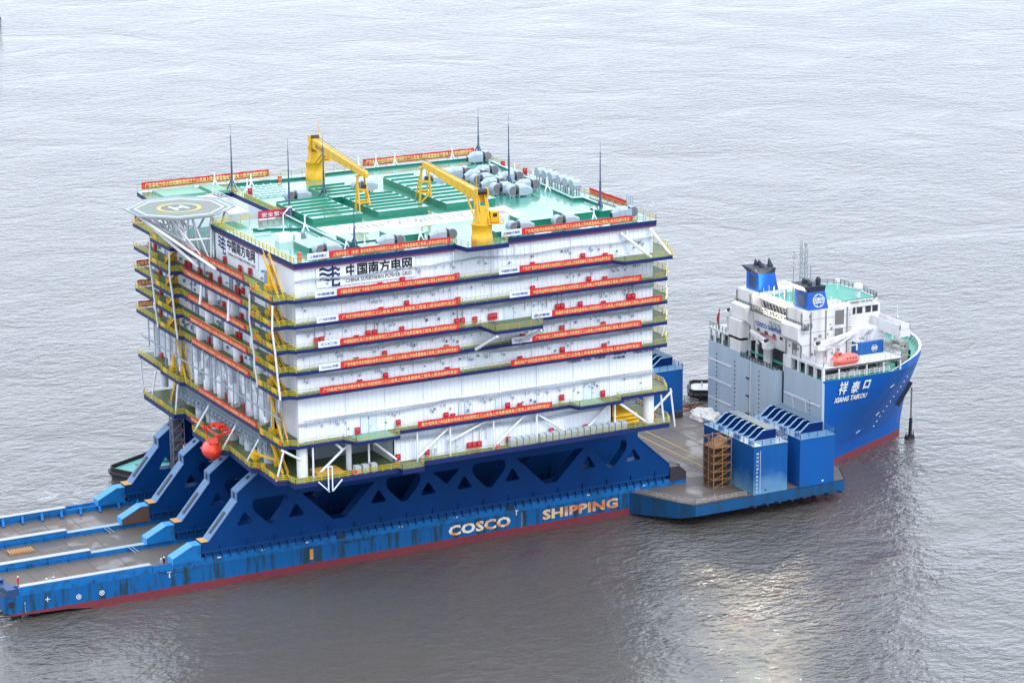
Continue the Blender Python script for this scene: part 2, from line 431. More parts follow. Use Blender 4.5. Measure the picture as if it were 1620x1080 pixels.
h = wmath('ADD', wmath('MULTIPLY', n1.outputs[0], 1.0), wmath('ADD', wmath('MULTIPLY', n2.outputs[0], .62), wmath('ADD', wmath('MULTIPLY', n5.outputs[0], .11), wmath('MULTIPLY', n4.outputs[0], .2))))
# the ship keeps the wind off a patch of water on its near side
vd = nt.nodes.new('ShaderNodeVectorMath'); vd.operation = 'DISTANCE'; vd.inputs[1].default_value = (45, -95, 0); nt.links.new(tc.outputs['Object'], vd.inputs[0])
lee = nt.nodes.new('ShaderNodeMapRange'); lee.interpolation_type = 'SMOOTHSTEP'; lee.inputs['From Min'].default_value = 60; lee.inputs['From Max'].default_value = 170; lee.inputs['To Min'].default_value = .38; nt.links.new(wmath('ADD', vd.outputs['Value'], wmath('MULTIPLY', n3.outputs[0], 60)), lee.inputs['Value'])
h = wmath('MULTIPLY', wmath('MULTIPLY', h, amp.outputs[0]), lee.outputs[0])
bp_ = nt.nodes.new('ShaderNodeBump'); bp_.inputs['Strength'].default_value = 1.0; bp_.inputs['Distance'].default_value = 1.0
nt.links.new(h, bp_.inputs['Height']); nt.links.new(bp_.outputs[0], b.inputs['Normal'])
mx = nt.nodes.new('ShaderNodeMix'); mx.data_type = 'RGBA'; mx.inputs['A'].default_value = (.098, .083, .072, 1); mx.inputs['B'].default_value = (.076, .078, .076, 1)
nt.links.new(n3.outputs[0], mx.inputs['Factor'])
# foam: propeller wash of the tugs and thin streaks of froth
nf = wnoise(.16, 1, 1.3, 20, 8, .7, 2.2); nf2 = wnoise(.05, .5, 1.6, 25, 6, .65, 1.2)
fd = nt.nodes.new('ShaderNodeVectorMath'); fd.operation = 'DISTANCE'; fd.inputs[1].default_value = (28, 62, 0); nt.links.new(tc.outputs['Object'], fd.inputs[0])
fr1 = nt.nodes.new('ShaderNodeMapRange'); fr1.interpolation_type = 'SMOOTHSTEP'; fr1.inputs['From Min'].default_value = 8; fr1.inputs['From Max'].default_value = 52; fr1.inputs['To Min'].default_value = .13; fr1.inputs['To Max'].default_value = 0; nt.links.new(fd.outputs['Value'], fr1.inputs['Value'])
fr2 = nt.nodes.new('ShaderNodeMapRange'); fr2.inputs['From Min'].default_value = .69; fr2.inputs['From Max'].default_value = .78; fr2.inputs['To Max'].default_value = .75; nt.links.new(wmath('ADD', wmath('ADD', wmath('MULTIPLY', nf.outputs[0], .6), wmath('MULTIPLY', nf2.outputs[0], .4)), fr1.outputs[0]), fr2.inputs['Value'])
mxf = nt.nodes.new('ShaderNodeMix'); mxf.data_type = 'RGBA'; mxf.inputs['B'].default_value = (.62, .65, .68, 1)
nt.links.new(fr2.outputs[0], mxf.inputs['Factor']); nt.links.new(mx.outputs['Result'], mxf.inputs['A']); nt.links.new(mxf.outputs['Result'], b.inputs['Base Color'])
rr = nt.nodes.new('ShaderNodeMapRange'); rr.inputs['To Min'].default_value = .04; rr.inputs['To Max'].default_value = .5; nt.links.new(fr2.outputs[0], rr.inputs['Value']); nt.links.new(rr.outputs[0], b.inputs['Roughness'])
mb = MB(); mb.add([(-9000, -9000, 0), (9000, -9000, 0), (9000, 9000, 0), (-9000, 9000, 0)], [(0, 1, 2, 3)])
tag(mb.build('water', wm), kind='structure')

# ================================================================== SHIP
HB = 21.5; DK = 4.8
SO = (105, 0, 0)
ship = thing('heavy_lift_ship', 'blue semi-submersible heavy lift ship carrying the white platform on its deck', 'ship', SO)
def S(): return MB(SO)
def lerp(a, b, t): return a+(b-a)*t
# ---- main hull: sections along x (x, half width, bottom z)
mb = S()
st = [(-2.0, 20.6, 1.7), (-.6, 21.5, 1.1), (10, 21.5, .75), (20, 21.5, -.6), (30, 21.5, -3), (164, 21.5, -3), (176.2, 18.6, -3)]
vs = []
for x, hw, zb in st:
    ht = 21.5 if x > 1 else hw
    for y, z in ((-hw, zb), (-(hw if zb > 1.5 else lerp(hw, ht, .5)), max(1.6, zb+.05)), (-ht, DK), (ht, DK), (lerp(hw, ht, .5), max(1.6, zb+.05)), (hw, zb)): vs.append((x, y, z))
fs = []
for i in range(len(st)-1):
    for j in range(6):
        if j == 2: continue
        a, c = i*6+j, i*6+(j+1) % 6
        fs.append((a, a+6, c+6, c))
fs += [(0, 1, 2, 3, 4, 5), tuple(range(len(vs)-1, len(vs)-7, -1))]
mb.add(vs, fs)
hull = mb.build('hull', HULLB, ship)
tag(hull, 'weathered blue cargo hull with red boot topping')
# ---- cargo deck incl. the wide part forward
mb = S()
mb.prism([(-1.9, -20.5), (-.5, -21.45), (129.6, -21.45), (134.6, -31.8), (136.6, -35.2), (172.5, -35.2), (176.1, -28), (176.1, 28), (172.5, 37), (160, 44), (140, 44), (129.6, 21.45), (-.5, 21.45), (-1.9, 20.5)], DK-.02, DK+.05)
# deck seams
deck = mb.build('cargo_deck', DECK, ship)
mb = S()
for x in range(6, 30, 6): mb.box(x, x+.15, -20, 20, DK+.06, DK+.09)
for y in (-30, -24, -12, 0, 12, 24): mb.box(141, 175, y, y+.15, DK+.06, DK+.09)
for x in (142, 150, 160, 168): mb.box(x, x+.15, -20, 30, DK+.065, DK+.095)
mb.build('deck_seam', mat('deck_seam', (.09, .08, .075), .6), deck)
mb = S(); mb.box(151.5, 151.8, -14, 17, DK+.07, DK+.11); mb.box(154.5, 154.8, -9, 16, DK+.07, DK+.11)
mb.build('painted_line', mat('line_yellow', (.42, .30, .08), .6), deck)
# ---- sponson
def sponson(sg):
    mb = S(); k = sg
    pl = [(129.5, 21.5), (134.7, 32.0), (136.8, 35.4), (172.6, 35.4), (176.2, 28.2), (176.2, 21.5)]
    if sg > 0: pl = [(129.5, 21.5), (140, 44.2), (160, 44.2), (172.6, 37.2), (176.2, 28.2), (176.2, 21.5)]
    zb = [.3, 1.4, 2.4, 2.4, 2.4, .5]
    n = len(pl); vs = [(x, y*k, z) for (x, y), z in zip(pl, zb)]+[(x, y*k, DK-.03) for x, y in pl]
    fs = [(i, (i+1) % n, n+(i+1) % n, n+i) for i in range(n)]+[tuple(range(n))[::-1]]
    if sg < 0: fs = [f[::-1] for f in fs]
    fs = [f[::-1] for f in fs] if False else fs
    mb.add(vs, fs)
    o = mb.build('sponson', mat('sponson_blue', (.006, .07, .19), .5, spec=.25, col2=(.014, .045, .075), scale=.5, amount=.9, streak=True, ramp=(.45, .65)), ship)
    mb = S()
    for x in range(150, 173, 3): mb.beam((x, k*34, 2.3), (x-.3, k*37.4, 2.9), .25, .3)
    if sg < 0: mb.build('bracket', DARK, o)
    mb = S()
    if sg < 0:
        mb.rail([(130.5, -22.5), (134.9, -31.2), (137, -34.9), (149, -35)], DK, h=1.0, r=.035, post=2.4)
        for i in range(26):
            t = random.random(); x = lerp(132, 147, t); y = -33.2-random.random()*1.5 if x > 136.5 else lerp(-23.5, -32, (x-131)/6)
            mb.beam((x, y, DK+.1), (x+random.uniform(-1.2, 1.2), y+random.uniform(-.5, .9), DK+random.uniform(.1, .7)), .1, .1)
        mb.build('railing', mat('pipe_rail', (.38, .33, .31), .6), o)
    else:
        mb.rail([(160, 43.8), (172.4, 36.8), (176, 28)], DK, h=1.1, r=.05, post=1.8); mb.build('railing', mat('pipe_rail', (.38, .33, .31), .6), o)
for sg in (-1, 1): sponson(sg)
# ---- gunwale strip along both sides
for sg in (-1, 1):
    mb = S()
    xs_ = 26.6 if sg < 0 else 24.1; x = xs_
    while x < 143:
        L = min(7.6, 143-x); mb.box(x, x+L-.08, *sorted((sg*21.22, sg*21.56)), 5.3, 6.22); x += 7.6
    mb.box(xs_, 143, *sorted((sg*21.1, sg*21.5)), 4.805, 5.295)
    if sg < 0:
        for x in range(34, 140, 9):
            mb.box(x, x+.5, -21.6, -21.56, 5.65, 5.85)
    o = mb.build('gunwale', STRIPB, ship)
    if sg < 0:
        mb = S()
        for x in (38, 47, 56, 76, 88, 118, 131): mb.box(x+1.6, x+2.4, -21.59, -21.57, 5.7, 5.88)
        mb.build('painted_mark', WHTXT, o)
        mb = S()
        for x0, x1 in ((29, 35), (66, 72)):
            mb.path([(x0-1.5, -21.7, 5.2), (x0, -21.75, 4.5), (x1, -21.75, 4.5), (x1+1.5, -21.7, 5.2)], .06)
            for q in range(4): mb.bar((x0+q*(x1-x0)/3, -21.7, 5.2), (x0+q*(x1-x0)/3, -21.75, 4.5), .05)
        mb.box(64.2, 66.0, -21.62, -21.57, 5.4, 6.2); mb.box(101, 103, -21.62, -21.57, 5.35, 6.2)
        mb.build('fender_rail', DARK, o)
# ---- longitudinal deck girders (high aft, low under the cribs) with caps and stiffeners
GY = [-20.6, -6.87, 6.87, 20.6]
for gi, y in enumerate(GY):
    mb = S(); edge = gi in (0, 3)
    xr = {0: 26.5, 1: 19.5, 2: 19.5, 3: 24}[gi]
    x0 = .6
    wd = .55
    mb.box(x0, xr, y-wd, y+wd, DK, 6.35); mb.box(xr, 142, y-wd, y+wd, DK, 5.75)
    if gi == 0: mb.box(x0, xr, -21.5, y-wd, DK+.004, 6.3)
    if gi == 3: mb.box(x0, xr, y+wd, 21.5, DK+.004, 6.3)
    for x in range(3, 142, 4):
        z = 6.2 if x < xr else 5.6
        if gi == 3 and x < 40:
            mb.beam((x, y-wd, 6.0), (x-.4, y-2.2, 4.9), .5, .5)
        else: mb.box(x, x+.15, y-wd-.5, y-wd, DK, z-.5)
    for z in (5.3,): mb.box(x0, xr, y-wd-.12, y-wd, z, z+.12)
    o = mb.build('deck_girder', STRIPB, ship)
    mb = S(); mb.box(x0, xr, y-wd-.15, y+wd+.15 if not edge else y+wd, 6.36, 6.46)
    x = x0+5
    mb.build('girder_cap', SILVER, o)
    if gi in (1, 2):
        mb = S(); mb.box(xr, 34, y-wd-.1, y+wd+.1, 5.76, 5.84)
        for k2 in (0, .7): mb.beam((27+k2, y-wd-.2, 5.8), (28+k2, y-2.0, 4.9), .12, .1)
        mb.build('ladder', mat('pale_plank', (.28, .42, .52), .6), o)
# side plates on near hull: white draft and tug marks
mb = S()
def tmark(x, z, s=1.0):
    mb.box(x-.5*s, x+.5*s, -21.56, -21.54, z+.55*s, z+.75*s); mb.box(x-.1*s, x+.1*s, -21.56, -21.54, z-.5*s, z+.55*s)
tmark(29.9, 3.9, .9); tmark(103.5, 4.5, .8)
for x, z, q in ((6, 3.3, 0), (12, 2.75, 1), (16.5, 2.75, 1)):
    if q: ring(mb, (0, 0), .38, .5, (x, -21.54, z), (1, 0, 0), (0, 0, 1), n=16)
    if not q: mb.box(x-.45, x+.45, -21.57, -21.53, z-.06, z+.06); mb.box(x-.06, x+.06, -21.575, -21.535, z-.45, z+.45)
    for a in ((45, 135) if q else ()): 
        c, s_ = math.cos(R(a if q else a-45))*.45, math.sin(R(a if q else a-45))*.45
        mb.beam((x-c, -21.55, z-s_), (x+c, -21.55, z+s_), .04, .12)
for k in range(5): write(mb, str(8-k), (1.6, -21.5, 3.2-k*.42), (1, 0, 0), (0, 0, 1), height=.28, lift=.05)
for k in range(9): write(mb, str(16-k), (109.0-4.4, -21.5, 4.3-k*.36), (1, 0, 0), (0, 0, 1), height=.22, lift=.05)
mb.build('hull_mark', WHTXT, hull)
mb = S(); mb.box(58.6, 59.3, -21.56, -21.53, 2.2, 4.3); mb.build('rust_patch', mat('rust_orange', (.6, .26, .05), .7), hull)
mb = S()
write(mb, 'COSCO', (88.4, -21.5, 2.05), (1, 0, 0), (0, 0, 1), width=13.8, height=2.15, bold=.042, lift=.05, space=1.05)
tag(mb.build('lettering', RUSTTXT, hull), 'white hull lettering COSCO stained with rust'); mb = S()
write(mb, 'SHIPPING', (109.4, -21.5, 2.1), (1, 0, 0), (0, 0, 1), width=17.4, height=2.1, bold=.042, lift=.05, space=1.05)
tag(mb.build('lettering', GOLDTXT, hull), 'golden rust-stained hull lettering SHIPPING')
# stern corner gear
mb = S(); mb.box(-1.6, 1.0, -21.4, -18.5, DK, 6.2); mb.box(-1.6, .4, -18.5, -8, DK, 5.7); mb.lathe((-.6, -15, DK), [(.5, 0), (.35, .5), (.35, 1.2), (.55, 1.3), (.5, 1.5)], 10)
mb.beam((-.5, -18, 5.2), (.8, -21, 6.6), .4, .3)
mb.build('stern_fitting', mat('dark_blue_fitting', (.012, .05, .15), .5), ship)
mb = S(); mb.box(-1.4, -.4, -21.56, -21.5, 2.9, 3.9); mb.build('chock_opening', BLACK, ship)

# ---- bow hull, lofted between waterline and deck curves
Wc = [(176.2, 18.6), (180, 16.2), (184, 13.8), (188, 11.6), (193, 9.2), (198, 6.9), (202, 5.1), (206, 3.2), (209, 1.7), (210.8, .7), (211.5, 0)]
Dc = [(176.2, 21.6), (182, 22.0), (188, 22.1), (194, 21.9), (198.5, 20.5), (203, 17.2), (206.3, 14.1), (208.6, 11.2), (210.6, 8.0), (212.4, 4.2), (213.4, 0)]
lev = [(-3, 0), (0, 0), (1.6, .015), (4.5, .10), (8, .27), (11.5, .47), (15, .68), (18.5, .86), (21.9, 1.0)]
def fine(c):
    o = []
    for a, b_ in zip(c[:-1], c[1:]): o += [(lerp(a[0], b_[0], t/4), lerp(a[1], b_[1], t/4)) for t in range(4)]
    return o+[c[-1]]
Wf, Df = fine(Wc), fine(Dc)
lv2 = []
for (z0, s0), (z1, s1) in zip(lev[:-1], lev[1:]): lv2 += [(lerp(z0, z1, t/4), lerp(s0, s1, t/4)) for t in range(4)]
lev = lv2+[lev[-1]]
def curve(s, z):
    return [(lerp(a[0], b_[0], s), lerp(a[1], b_[1], s)) for a, b_ in zip(Wf, Df)]
mb = S(); rows = []
for z, s_ in lev:
    c = curve(s_, z); c = [(x, y) for x, y in c]
    full = [(x, -y, z) for x, y in c] + [(x, y, z) for x, y in c[-2::-1]]
    rows.append(full)
n = len(rows[0]); vs = [p for r_ in rows for p in r_]
fs = [(i*n+j, i*n+j+1, (i+1)*n+j+1, (i+1)*n+j) for i in range(len(rows)-1) for j in range(n-1)]
mb.add(vs, fs, 0, True)
bow_vs, bow_fs = vs, fs; bow = mb.build('bow_hull', BOWB, ship); tag(bow, 'bright blue flared bow')
# bulwark with rounded white rim, forward of the mooring recess
mb = S(); c = [p for p in Dc if p[0] >= 194]; c = [(193.3, 21.9)]+c[1:] if c[0][0] == 194 else c
outer = [(x, -y) for x, y in c]+[(x, y) for x, y in c[-2::-1]]
inner = [(x-.35*(1 if x > 200 else .2), y*(1-.35/max(abs(y), 3))) for x, y in outer]
k = len(outer); vs = []
for i, (p, q) in enumerate(zip(outer, inner)):
    zt = 23.2 if 0 < i < k-1 else 21.9
    vs += [(p[0], p[1], 21.9), (p[0], p[1], zt), (q[0], q[1], zt), (q[0], q[1], 21.9)]
fs = []; ms = []
for i in range(k-1):
    a = i*4; b_ = a+4
    mb.add([vs[a], vs[b_], vs[b_+1], vs[a+1]], [(0, 1, 2, 3)], 0, False)
    mb.add([vs[a+1], vs[b_+1], vs[b_+2], vs[a+2]], [(0, 1, 2, 3)], 1, False)
    mb.add([vs[a+2], vs[b_+2], vs[b_+3], vs[a+3]], [(0, 1, 2, 3)], 2, False)
bul = mb.build('bulwark', [BOWB, CREAM, mat('pale_green', (.22, .42, .40), .5)], ship)
mb = S()
for i in range(2, k-2):
    p, q = Vector((*inner[i], 21.9)), Vector((*inner[i+1], 21.9))
    for t in (0, .5): 
        r_ = p.lerp(q, t); mb.beam(r_+Vector((0, 0, 1.2)), r_+Vector((-.7, -.5 if r_.y > 0 else .5, 0)), .12, .12)
mb.path([(x, y, 23.25) for x, y in outer[1:-1]], .09, n=6)
mb.build('bulwark_rim', CREAM, bul)
# forecastle deck
mb = S(); full = [(x, -y+.05) for x, y in Dc] + [(x, y-.05) for x, y in Dc[-2::-1]]
mb.prism(full, 21.75, 21.92); fdeck = mb.build('forecastle_deck', SHIPG, ship)
# names and marks on bow: follow the plating
def hullpt(x, z, sg=-1):
    for (z0, s0), (z1, s1) in zip(lev[:-1], lev[1:]):
        if z0 <= z <= z1:
            s_ = lerp(s0, s1, (z-z0)/(z1-z0)); break
    c = curve(s_, z)
    for a, b_ in zip(c[:-1], c[1:]):
        if a[0] <= x <= b_[0]: return lerp(a[1], b_[1], (x-a[0])/(b_[0]-a[0]))*sg
    return 0
mb = S()
from mathutils.bvhtree import BVHTree
_bv = BVHTree.FromPolygons([Vector(p) for p in bow_vs], bow_fs)
def hullpt(x, z, sg=-1):
    h_ = _bv.ray_cast(Vector((x, -80, z)), Vector((0, 1, 0)))
    return h_[0].y if h_[0] is not None else -.5
def hullwrite(body, x0, z0, width, height, bold):
    vs, fs = text_geo(body, 0.0, .12)
    a0 = min(p.x for p in vs); a1 = max(p.x for p in vs); b0 = min(p.y for p in vs); b1 = max(p.y for p in vs)
    for k, (dx, dz) in enumerate(((0, 0), (bold, 0), (-bold, 0), (0, bold), (0, -bold))):
        o = []
        for p in vs:
            x = x0+(p.x-a0)/(a1-a0)*width+dx*2.4; z = z0+(p.y-b0)/(b1-b0)*height+dz*2.4; o.append((x, hullpt(x, z)-.30-.004*k, z))
        mb.add(o, fs)
hullwrite('祥', 180.2, 18.4, 2.0, 2.9, .03); hullwrite('泰', 183.3, 18.3, 2.0, 2.7, .03); hullwrite('口', 186.4, 18.9, 1.6, 1.9, .05)
hullwrite('XIANG TAIKOU', 179.4, 16.6, 8.6, 1.15, .03)
tag(mb.build('lettering', WHTXT, bow), 'white ship name on the bow')
mb = S()
for k in range(11):
    z = 18.3-k*1.25; x = 201.4-k*.33; y = hullpt(x, z)-.1
    mb.box(x-.14, x+.14, y-.03, y, z, z+.3)
for x, z in ((195, 17.5), (191, 6.2), (196, 9.5)): mb.beam((x, hullpt(x, z)-.08, z), (x+1, hullpt(x+1, z+.6)-.08, z+.6), .05, .12)
mb.build('draft_mark', WHTXT, bow)
mb = S(); y = hullpt(206.8, 12.5); mb.beam((205.2, hullpt(205.2, 9.3)-.2, 9.3), (208, hullpt(208, 14.5)-.2, 14.5), .5, 1.4)
mb.build('anchor_recess', BLACK, bow)
# anchor hanging from the bow
an = thing('ship_anchor', 'black anchor hanging on its chain below the blue bow', 'anchor', (211.6, -4, 0))
mb = MB((211.6, -4, 0))
mb.beam((211.6, -4, 4.6), (211.5, -4, .9), .5, .55); mb.beam((210.3, -4, -.1), (211.6, -4, .9), .6, .5); mb.beam((212.6, -4, -.3), (211.4, -4, .9), .7, .6)
mb.beam((210.2, -4, -.1), (210.5, -4, 1.4), .35, .3, wd2=.1, ht2=.1); mb.beam((212.5, -4, -.2), (212.3, -4, 1.6), .35, .3, wd2=.1, ht2=.1)
mb.beam((210.2, -4, -.05), (212.7, -4, -.25), .6, .5)
mb.build('anchor_body', BLACK, an)
mb = MB((211.6, -4, 0))
for k in range(11):
    z = 11.6-k*.64; a = k % 2
    mb.path([(211.6-.14*a, -4-.14*(1-a), z), (211.6+.14*a, -4+.14*(1-a), z), (211.6+.14*a, -4+.14*(1-a), z-.68), (211.6-.14*a, -4-.14*(1-a), z-.68)], .07, closed=True)
mb.build('chain', BLACK, an)

# ---- grey aft bulkhead of the forecastle
mb = S()
mb.box(176.0, 176.6, -21.55, -6.9, DK, 21.9)
pts = [(176.1, 21.2), (174.4, 21.2)]+[(174.4, -4.6)]+[(174.4+1.6*(1-math.cos(R(a))), -4.6-1.6*math.sin(R(a))) for a in (18, 36, 54, 72, 90)]+[(176.1, -6.2)]
mb.prism(pts[::-1], DK, 20.6)
mb.prism([(176.1, 21.2), (174.4, 21.2), (174.4, 8.2), (176.1, 8.2)][::-1], 20.6, 21.6)
blk = mb.build('aft_bulkhead', SHIPGREY, ship)
mb = S()
for z in (8.6, 13, 17.4): mb.box(174.25, 174.4, 11.5, 20.9, z, z+.28); 
for z in (9, 16.2): mb.box(175.85, 176.0, -20.8, -7.2, z-.1, z+.2)
for y in (-12, -17): mb.beam((175.9, y, 9), (175.9, y+1.6, 16.2), .12, .25)
mb.box(174.25, 174.4, 3.6, 3.9, DK, 20.5); mb.build('bulkhead_rib', CREAM, blk)
mb = S()
for y in (17.5, 10, 0.2): 
    for k in range(14): mb.box(174.3, 174.4, y, y+.25, 6+k, 6.28+k)
for k in range(11): mb.box(175.9, 176.0, -17.2, -16.95, 6.5+k, 6.75+k)
mb.box(174.32, 174.4, 3.95, 4.2, DK, 20.4)
for z in (8.5, 12.5, 16.5): mb.box(174.2, 174.4, 4.2, 5.4, z, z+.3)
mb.build('step_recess', DARK, blk)
# mooring opening as a closed box, its inner shade painted dark, white posts, z 20.4-24.4
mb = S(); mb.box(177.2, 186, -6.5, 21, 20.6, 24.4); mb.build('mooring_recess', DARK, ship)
mb = S()
for y in (20.9, 18.6, 15.6, 12.9): mb.box(174.5, 175.0, y-.3, y+.3, 21.6, 24.4)
mb.box(174.5, 177, 8.2, 13.0, 21.6, 28.5); mb.box(174.5, 177, 8.2, 21.2, 24.2, 24.7)
for y in (7.4, 4.6): mb.box(176.2, 176.7, y-.15, y+.15, 20.6, 24.4)
mb.box(176.2, 177.2, -9.4, -6.2, 20.6, 24.4); mb.build('post', CREAM, ship)
mb = S(); mb.rail([(174.6, 8), (174.6, -4.6), (175.8, -6)], 20.6, r=.06, post=1.2); mb.rail([(174.6, 21), (174.6, 13)], 21.6, r=.06, post=1.2)
mb.rail([(174.6, 21), (174.6, 13)], 24.7, r=.05, post=1.4); mb.build('railing', mat('dark_rail', (.06, .09, .10), .5), ship)
# near side open deck: frame, boat deck
mb = S()
mb.box(176.0, 176.6, -21.6, -9.3, 24.3, 24.9)
for y in (-21.4, -18.4, -15.2, -12.2): mb.box(176.0, 176.6, y-.25, y+.25, 21.9, 24.3)
mb.box(176.6, 196.2, -21.7, -21.3, 24.25, 24.65)
for x in (180.2, 187.2, 191.5, 195.8): mb.box(x-.15, x+.15, -21.6, -21.3, 21.9, 24.3)
mb.box(176.6, 196.2, -21.7, -12.5, 24.2, 24.5); mb.box(176.6, 196, 12.5, 21.5, 24.2, 24.5)
mb.build('boat_deck', CREAM, ship)
mb = S(); mb.box(177, 193.5, -18.6, -13, 21.95, 24.15); mb.build('deckhouse_shadow_wall', mat('underdeck_shade', (.06, .07, .08), .6), ship)  # dark box paints in the shade under the boat deck
mb = S(); mb.rail([(176.4, -21.4), (193, -21.6)], 21.95, r=.05, post=1.3); mb.rail([(186.5, -21.5), (196, -21.5), (196, -13)], 24.5, r=.05, post=1.3)
mb.rail([(176.3, -10), (176.3, -21.5), (178.6, -21.5)], 24.9, r=.05, post=1.3)
mb.build('railing', CREAM, ship)
mb = S()
for i in range(40):
    x = random.uniform(178.5, 192.5); y = random.uniform(-20.9, -19); z = 21.95; h = random.uniform(.5, 1.5)
    if i % 3: mb.box(x, x+random.uniform(.3, 1.0), y, y+random.uniform(.3, .8), z, z+h)
    else: mb.lathe((x, y, z), [(.45, 0), (.3, .2), (.3, h), (.42, h+.1)], 8)
mb.build('mooring_gear', mat('mooring_gear', (.45, .46, .46), .5, col2=(.04, .05, .06), scale=.9, amount=1), ship)
# ---- accommodation and casings
mb = S()
mb.box(176.4, 189, -13.2, -6.9, 24.4, 35.0); mb.box(176.4, 189, 6.4, 12.8, 24.4, 35.0)
# flared upper aft faces of the casings
for y0, y1 in ((-13.2, -6.9), (6.9, 13.2)):
    mb.xprism([(176.4, 27.5), (175.2, 28.8), (175.2, 31.6), (176.4, 32.2)], y0, y1, 'Y')
mb.box(177.2, 196, -6.9, 6.4, 24.4, 31.2)
mb.xprism([(177.2, 24.4), (176.1, 31.2), (177.2, 31.2)], -6.0, 5.6, 'Y')
mb.box(189, 197.5, -13.0, 13, 21.9, 29.4)
mb.box(186, 198.5, -9.5, 9.5, 29.4, 31.0); house = mb.build('superstructure', CREAM, ship)
mb = S(); mb.box(176.0, 177.2, -14.5, 13.5, 31.2, 31.45); mb.rail([(176.2, 13.3), (176.2, -14.3), (178, -14.3)], 31.45, r=.055, post=1.1)
mb.build('aft_gallery', mat('gallery_dark', (.10, .12, .13), .5), house)
# control station with slanted windows and compass deck
mb = S()
mb.xprism([(179.0, 31.4), (178.3, 33.6), (199.2, 33.6), (198.4, 31.0), (179, 31.0)], -6.2, 6.3, 'Y')
mb.box(186, 198.6, -9.6, 9.6, 31.0, 33.6)
mb.prism([(178.0, -6.6), (183, -6.6), (186, -10.2), (196.5, -10.2), (199.8, -7), (200.5, 0), (199.8, 7), (196.5, 10.2), (186, 10.2), (183, 6.6), (178, 6.6)], 33.6, 34.1)
wh = mb.build('wheelhouse', CREAM, ship)
mb = S(); mb.prism([(178.6, -6.2), (183.3, -6.2), (186.3, -9.8), (196.3, -9.8), (199.4, -6.8), (200, 0), (199.4, 6.8), (196.3, 9.8), (186.3, 9.8), (183.3, 6.2), (178.6, 6.2)], 34.1, 34.14)
mb.build('compass_deck', SHIPG, wh)
for i in range(9):
    y = 5.6-i*1.3; mb = S(); mb.add([(178.86, y, 31.75), (178.86, y-1.0, 31.75), (178.38, y-1.0, 33.3), (178.38, y, 33.3)], [(0, 1, 2, 3)]); mb.build('window', GLASS, wh)
for x in (186.6, 188.6, 190.8, 192.6, 194.8, 196.6):
    mb = S(); mb.box(x, x+1.4, -9.66, -9.6, 31.9, 33.3); mb.build('window', GLASS, wh)
mb = S(); mb.rail([(186, -10), (196.3, -10), (199.6, -6.9), (200.2, 0), (199.6, 6.9), (196.3, 10), (186, 10)], 34.1, r=.05, post=1.3); mb.rail([(178.2, -6.4), (183, -6.4)], 34.1, r=.05); mb.rail([(178.2, -6.4), (178.2, 6.4)], 34.1, r=.04, post=2.0)
mb.build('railing', mat('dark_rail', (.06, .09, .10), .5), wh)
mb = S(); mb.box(189.5, 196.4, -10.32, -10.24, 34.25, 35.15); o = mb.build('name_board', CREAM, wh)
mb = S(); write(mb, 'XIANG TAI KOU', (190.2, -10.32, 34.42), (1, 0, 0), (0, 0, 1), width=5.8, height=.55, bold=.03); mb.build('lettering', DARKTXT, o)
# flood lamps along the aft edge of the compass deck
for i in range(7):
    y = 4.6-i*1.65
    mb = S(); mb.bar((178.3, y, 34.1), (178.3, y, 34.7), .06); mb.box(178.0, 178.3, y-.38, y+.38, 34.5, 35.05); mb.box(176.9, 178.3, y-.42, y+.42, 34.38, 34.48); mb.box(177.5, 178.0, y+.36, y+.42, 34.48, 35.05); lo = mb.build('flood_lamp', CREAM, wh)  # lower and side plates added to keep lamp light off nearby walls
    mb = S(); mb.add([(177.96, y-.34, 34.52), (177.96, y+.34, 34.52), (177.96, y+.34, 35.0), (177.96, y-.34, 35.0)], [(3, 2, 1, 0)]); mb.build('lamp_glass', LAMP, lo)
mb = S()
for i in range(9): mb.bar((178.6+i % 3*.5, 5.5-i*1.35, 34.1), (178.6+i % 3*.5, 5.5-i*1.35, 36+random.random()*1.3), .04)
mb.build('whip_antenna', CREAM, wh)
# bridge wings
for sg in (-1, 1):
    mb = S(); y0, y1 = sorted((sg*9.6, sg*20.5))
    mb.box(196.2, 198.8, y0, y1, 28.6, 30.2); mb.box(196.4, 198.6, y0, y1, 30.2, 30.24)
    mb.box(196.2, 196.35, y0, y1, 30.2, 31.2); mb.box(198.65, 198.8, y0, y1, 30.2, 31.2); ye = sg*20.5; mb.box(196.2, 198.8, min(ye, ye-sg*.15), max(ye, ye-sg*.15), 30.2, 31.2)
    mb.build('bridge_wing', CREAM, wh)
# stair tower & lower windows
for x0, x1, z0, z1 in ((184.6, 186.8, 31.2, 34.3), (184.6, 186.6, 28.6, 30.4), (179.5, 181, 25.2, 27.6)):
    mb = S(); mb.box(x0, x1, -13.28, -13.2, z0, z1); mb.build('louvre', mat('louvre_grey', (.16, .15, .15), .6), house)
for y, z0, z1 in ((10.2, 25.6, 28), (-10.3, 25, 27.6)):
    mb = S(); mb.box(176.3, 176.4, y-.9, y+.9, z0, z1); mb.build('louvre', mat('louvre_grey', (.16, .15, .15), .6), house)
for y in (-1.0, -2.6, -4.2):
    mb = S(); mb.box(176.12, 176.3, y-.5, y+.5, 29.2, 30.5); mb.build('window', mat('pale_window', (.30, .36, .34), .2), house)
for y in (4.7, 4.1, 1.6, .9, -1.6, -2.2, -4.4, -5.0):
    mb = S(); x = 176.55; mb.box(x, x+.3, y-.16, y+.16, 27.0, 27.7); mb.build('window', GLASS, house)
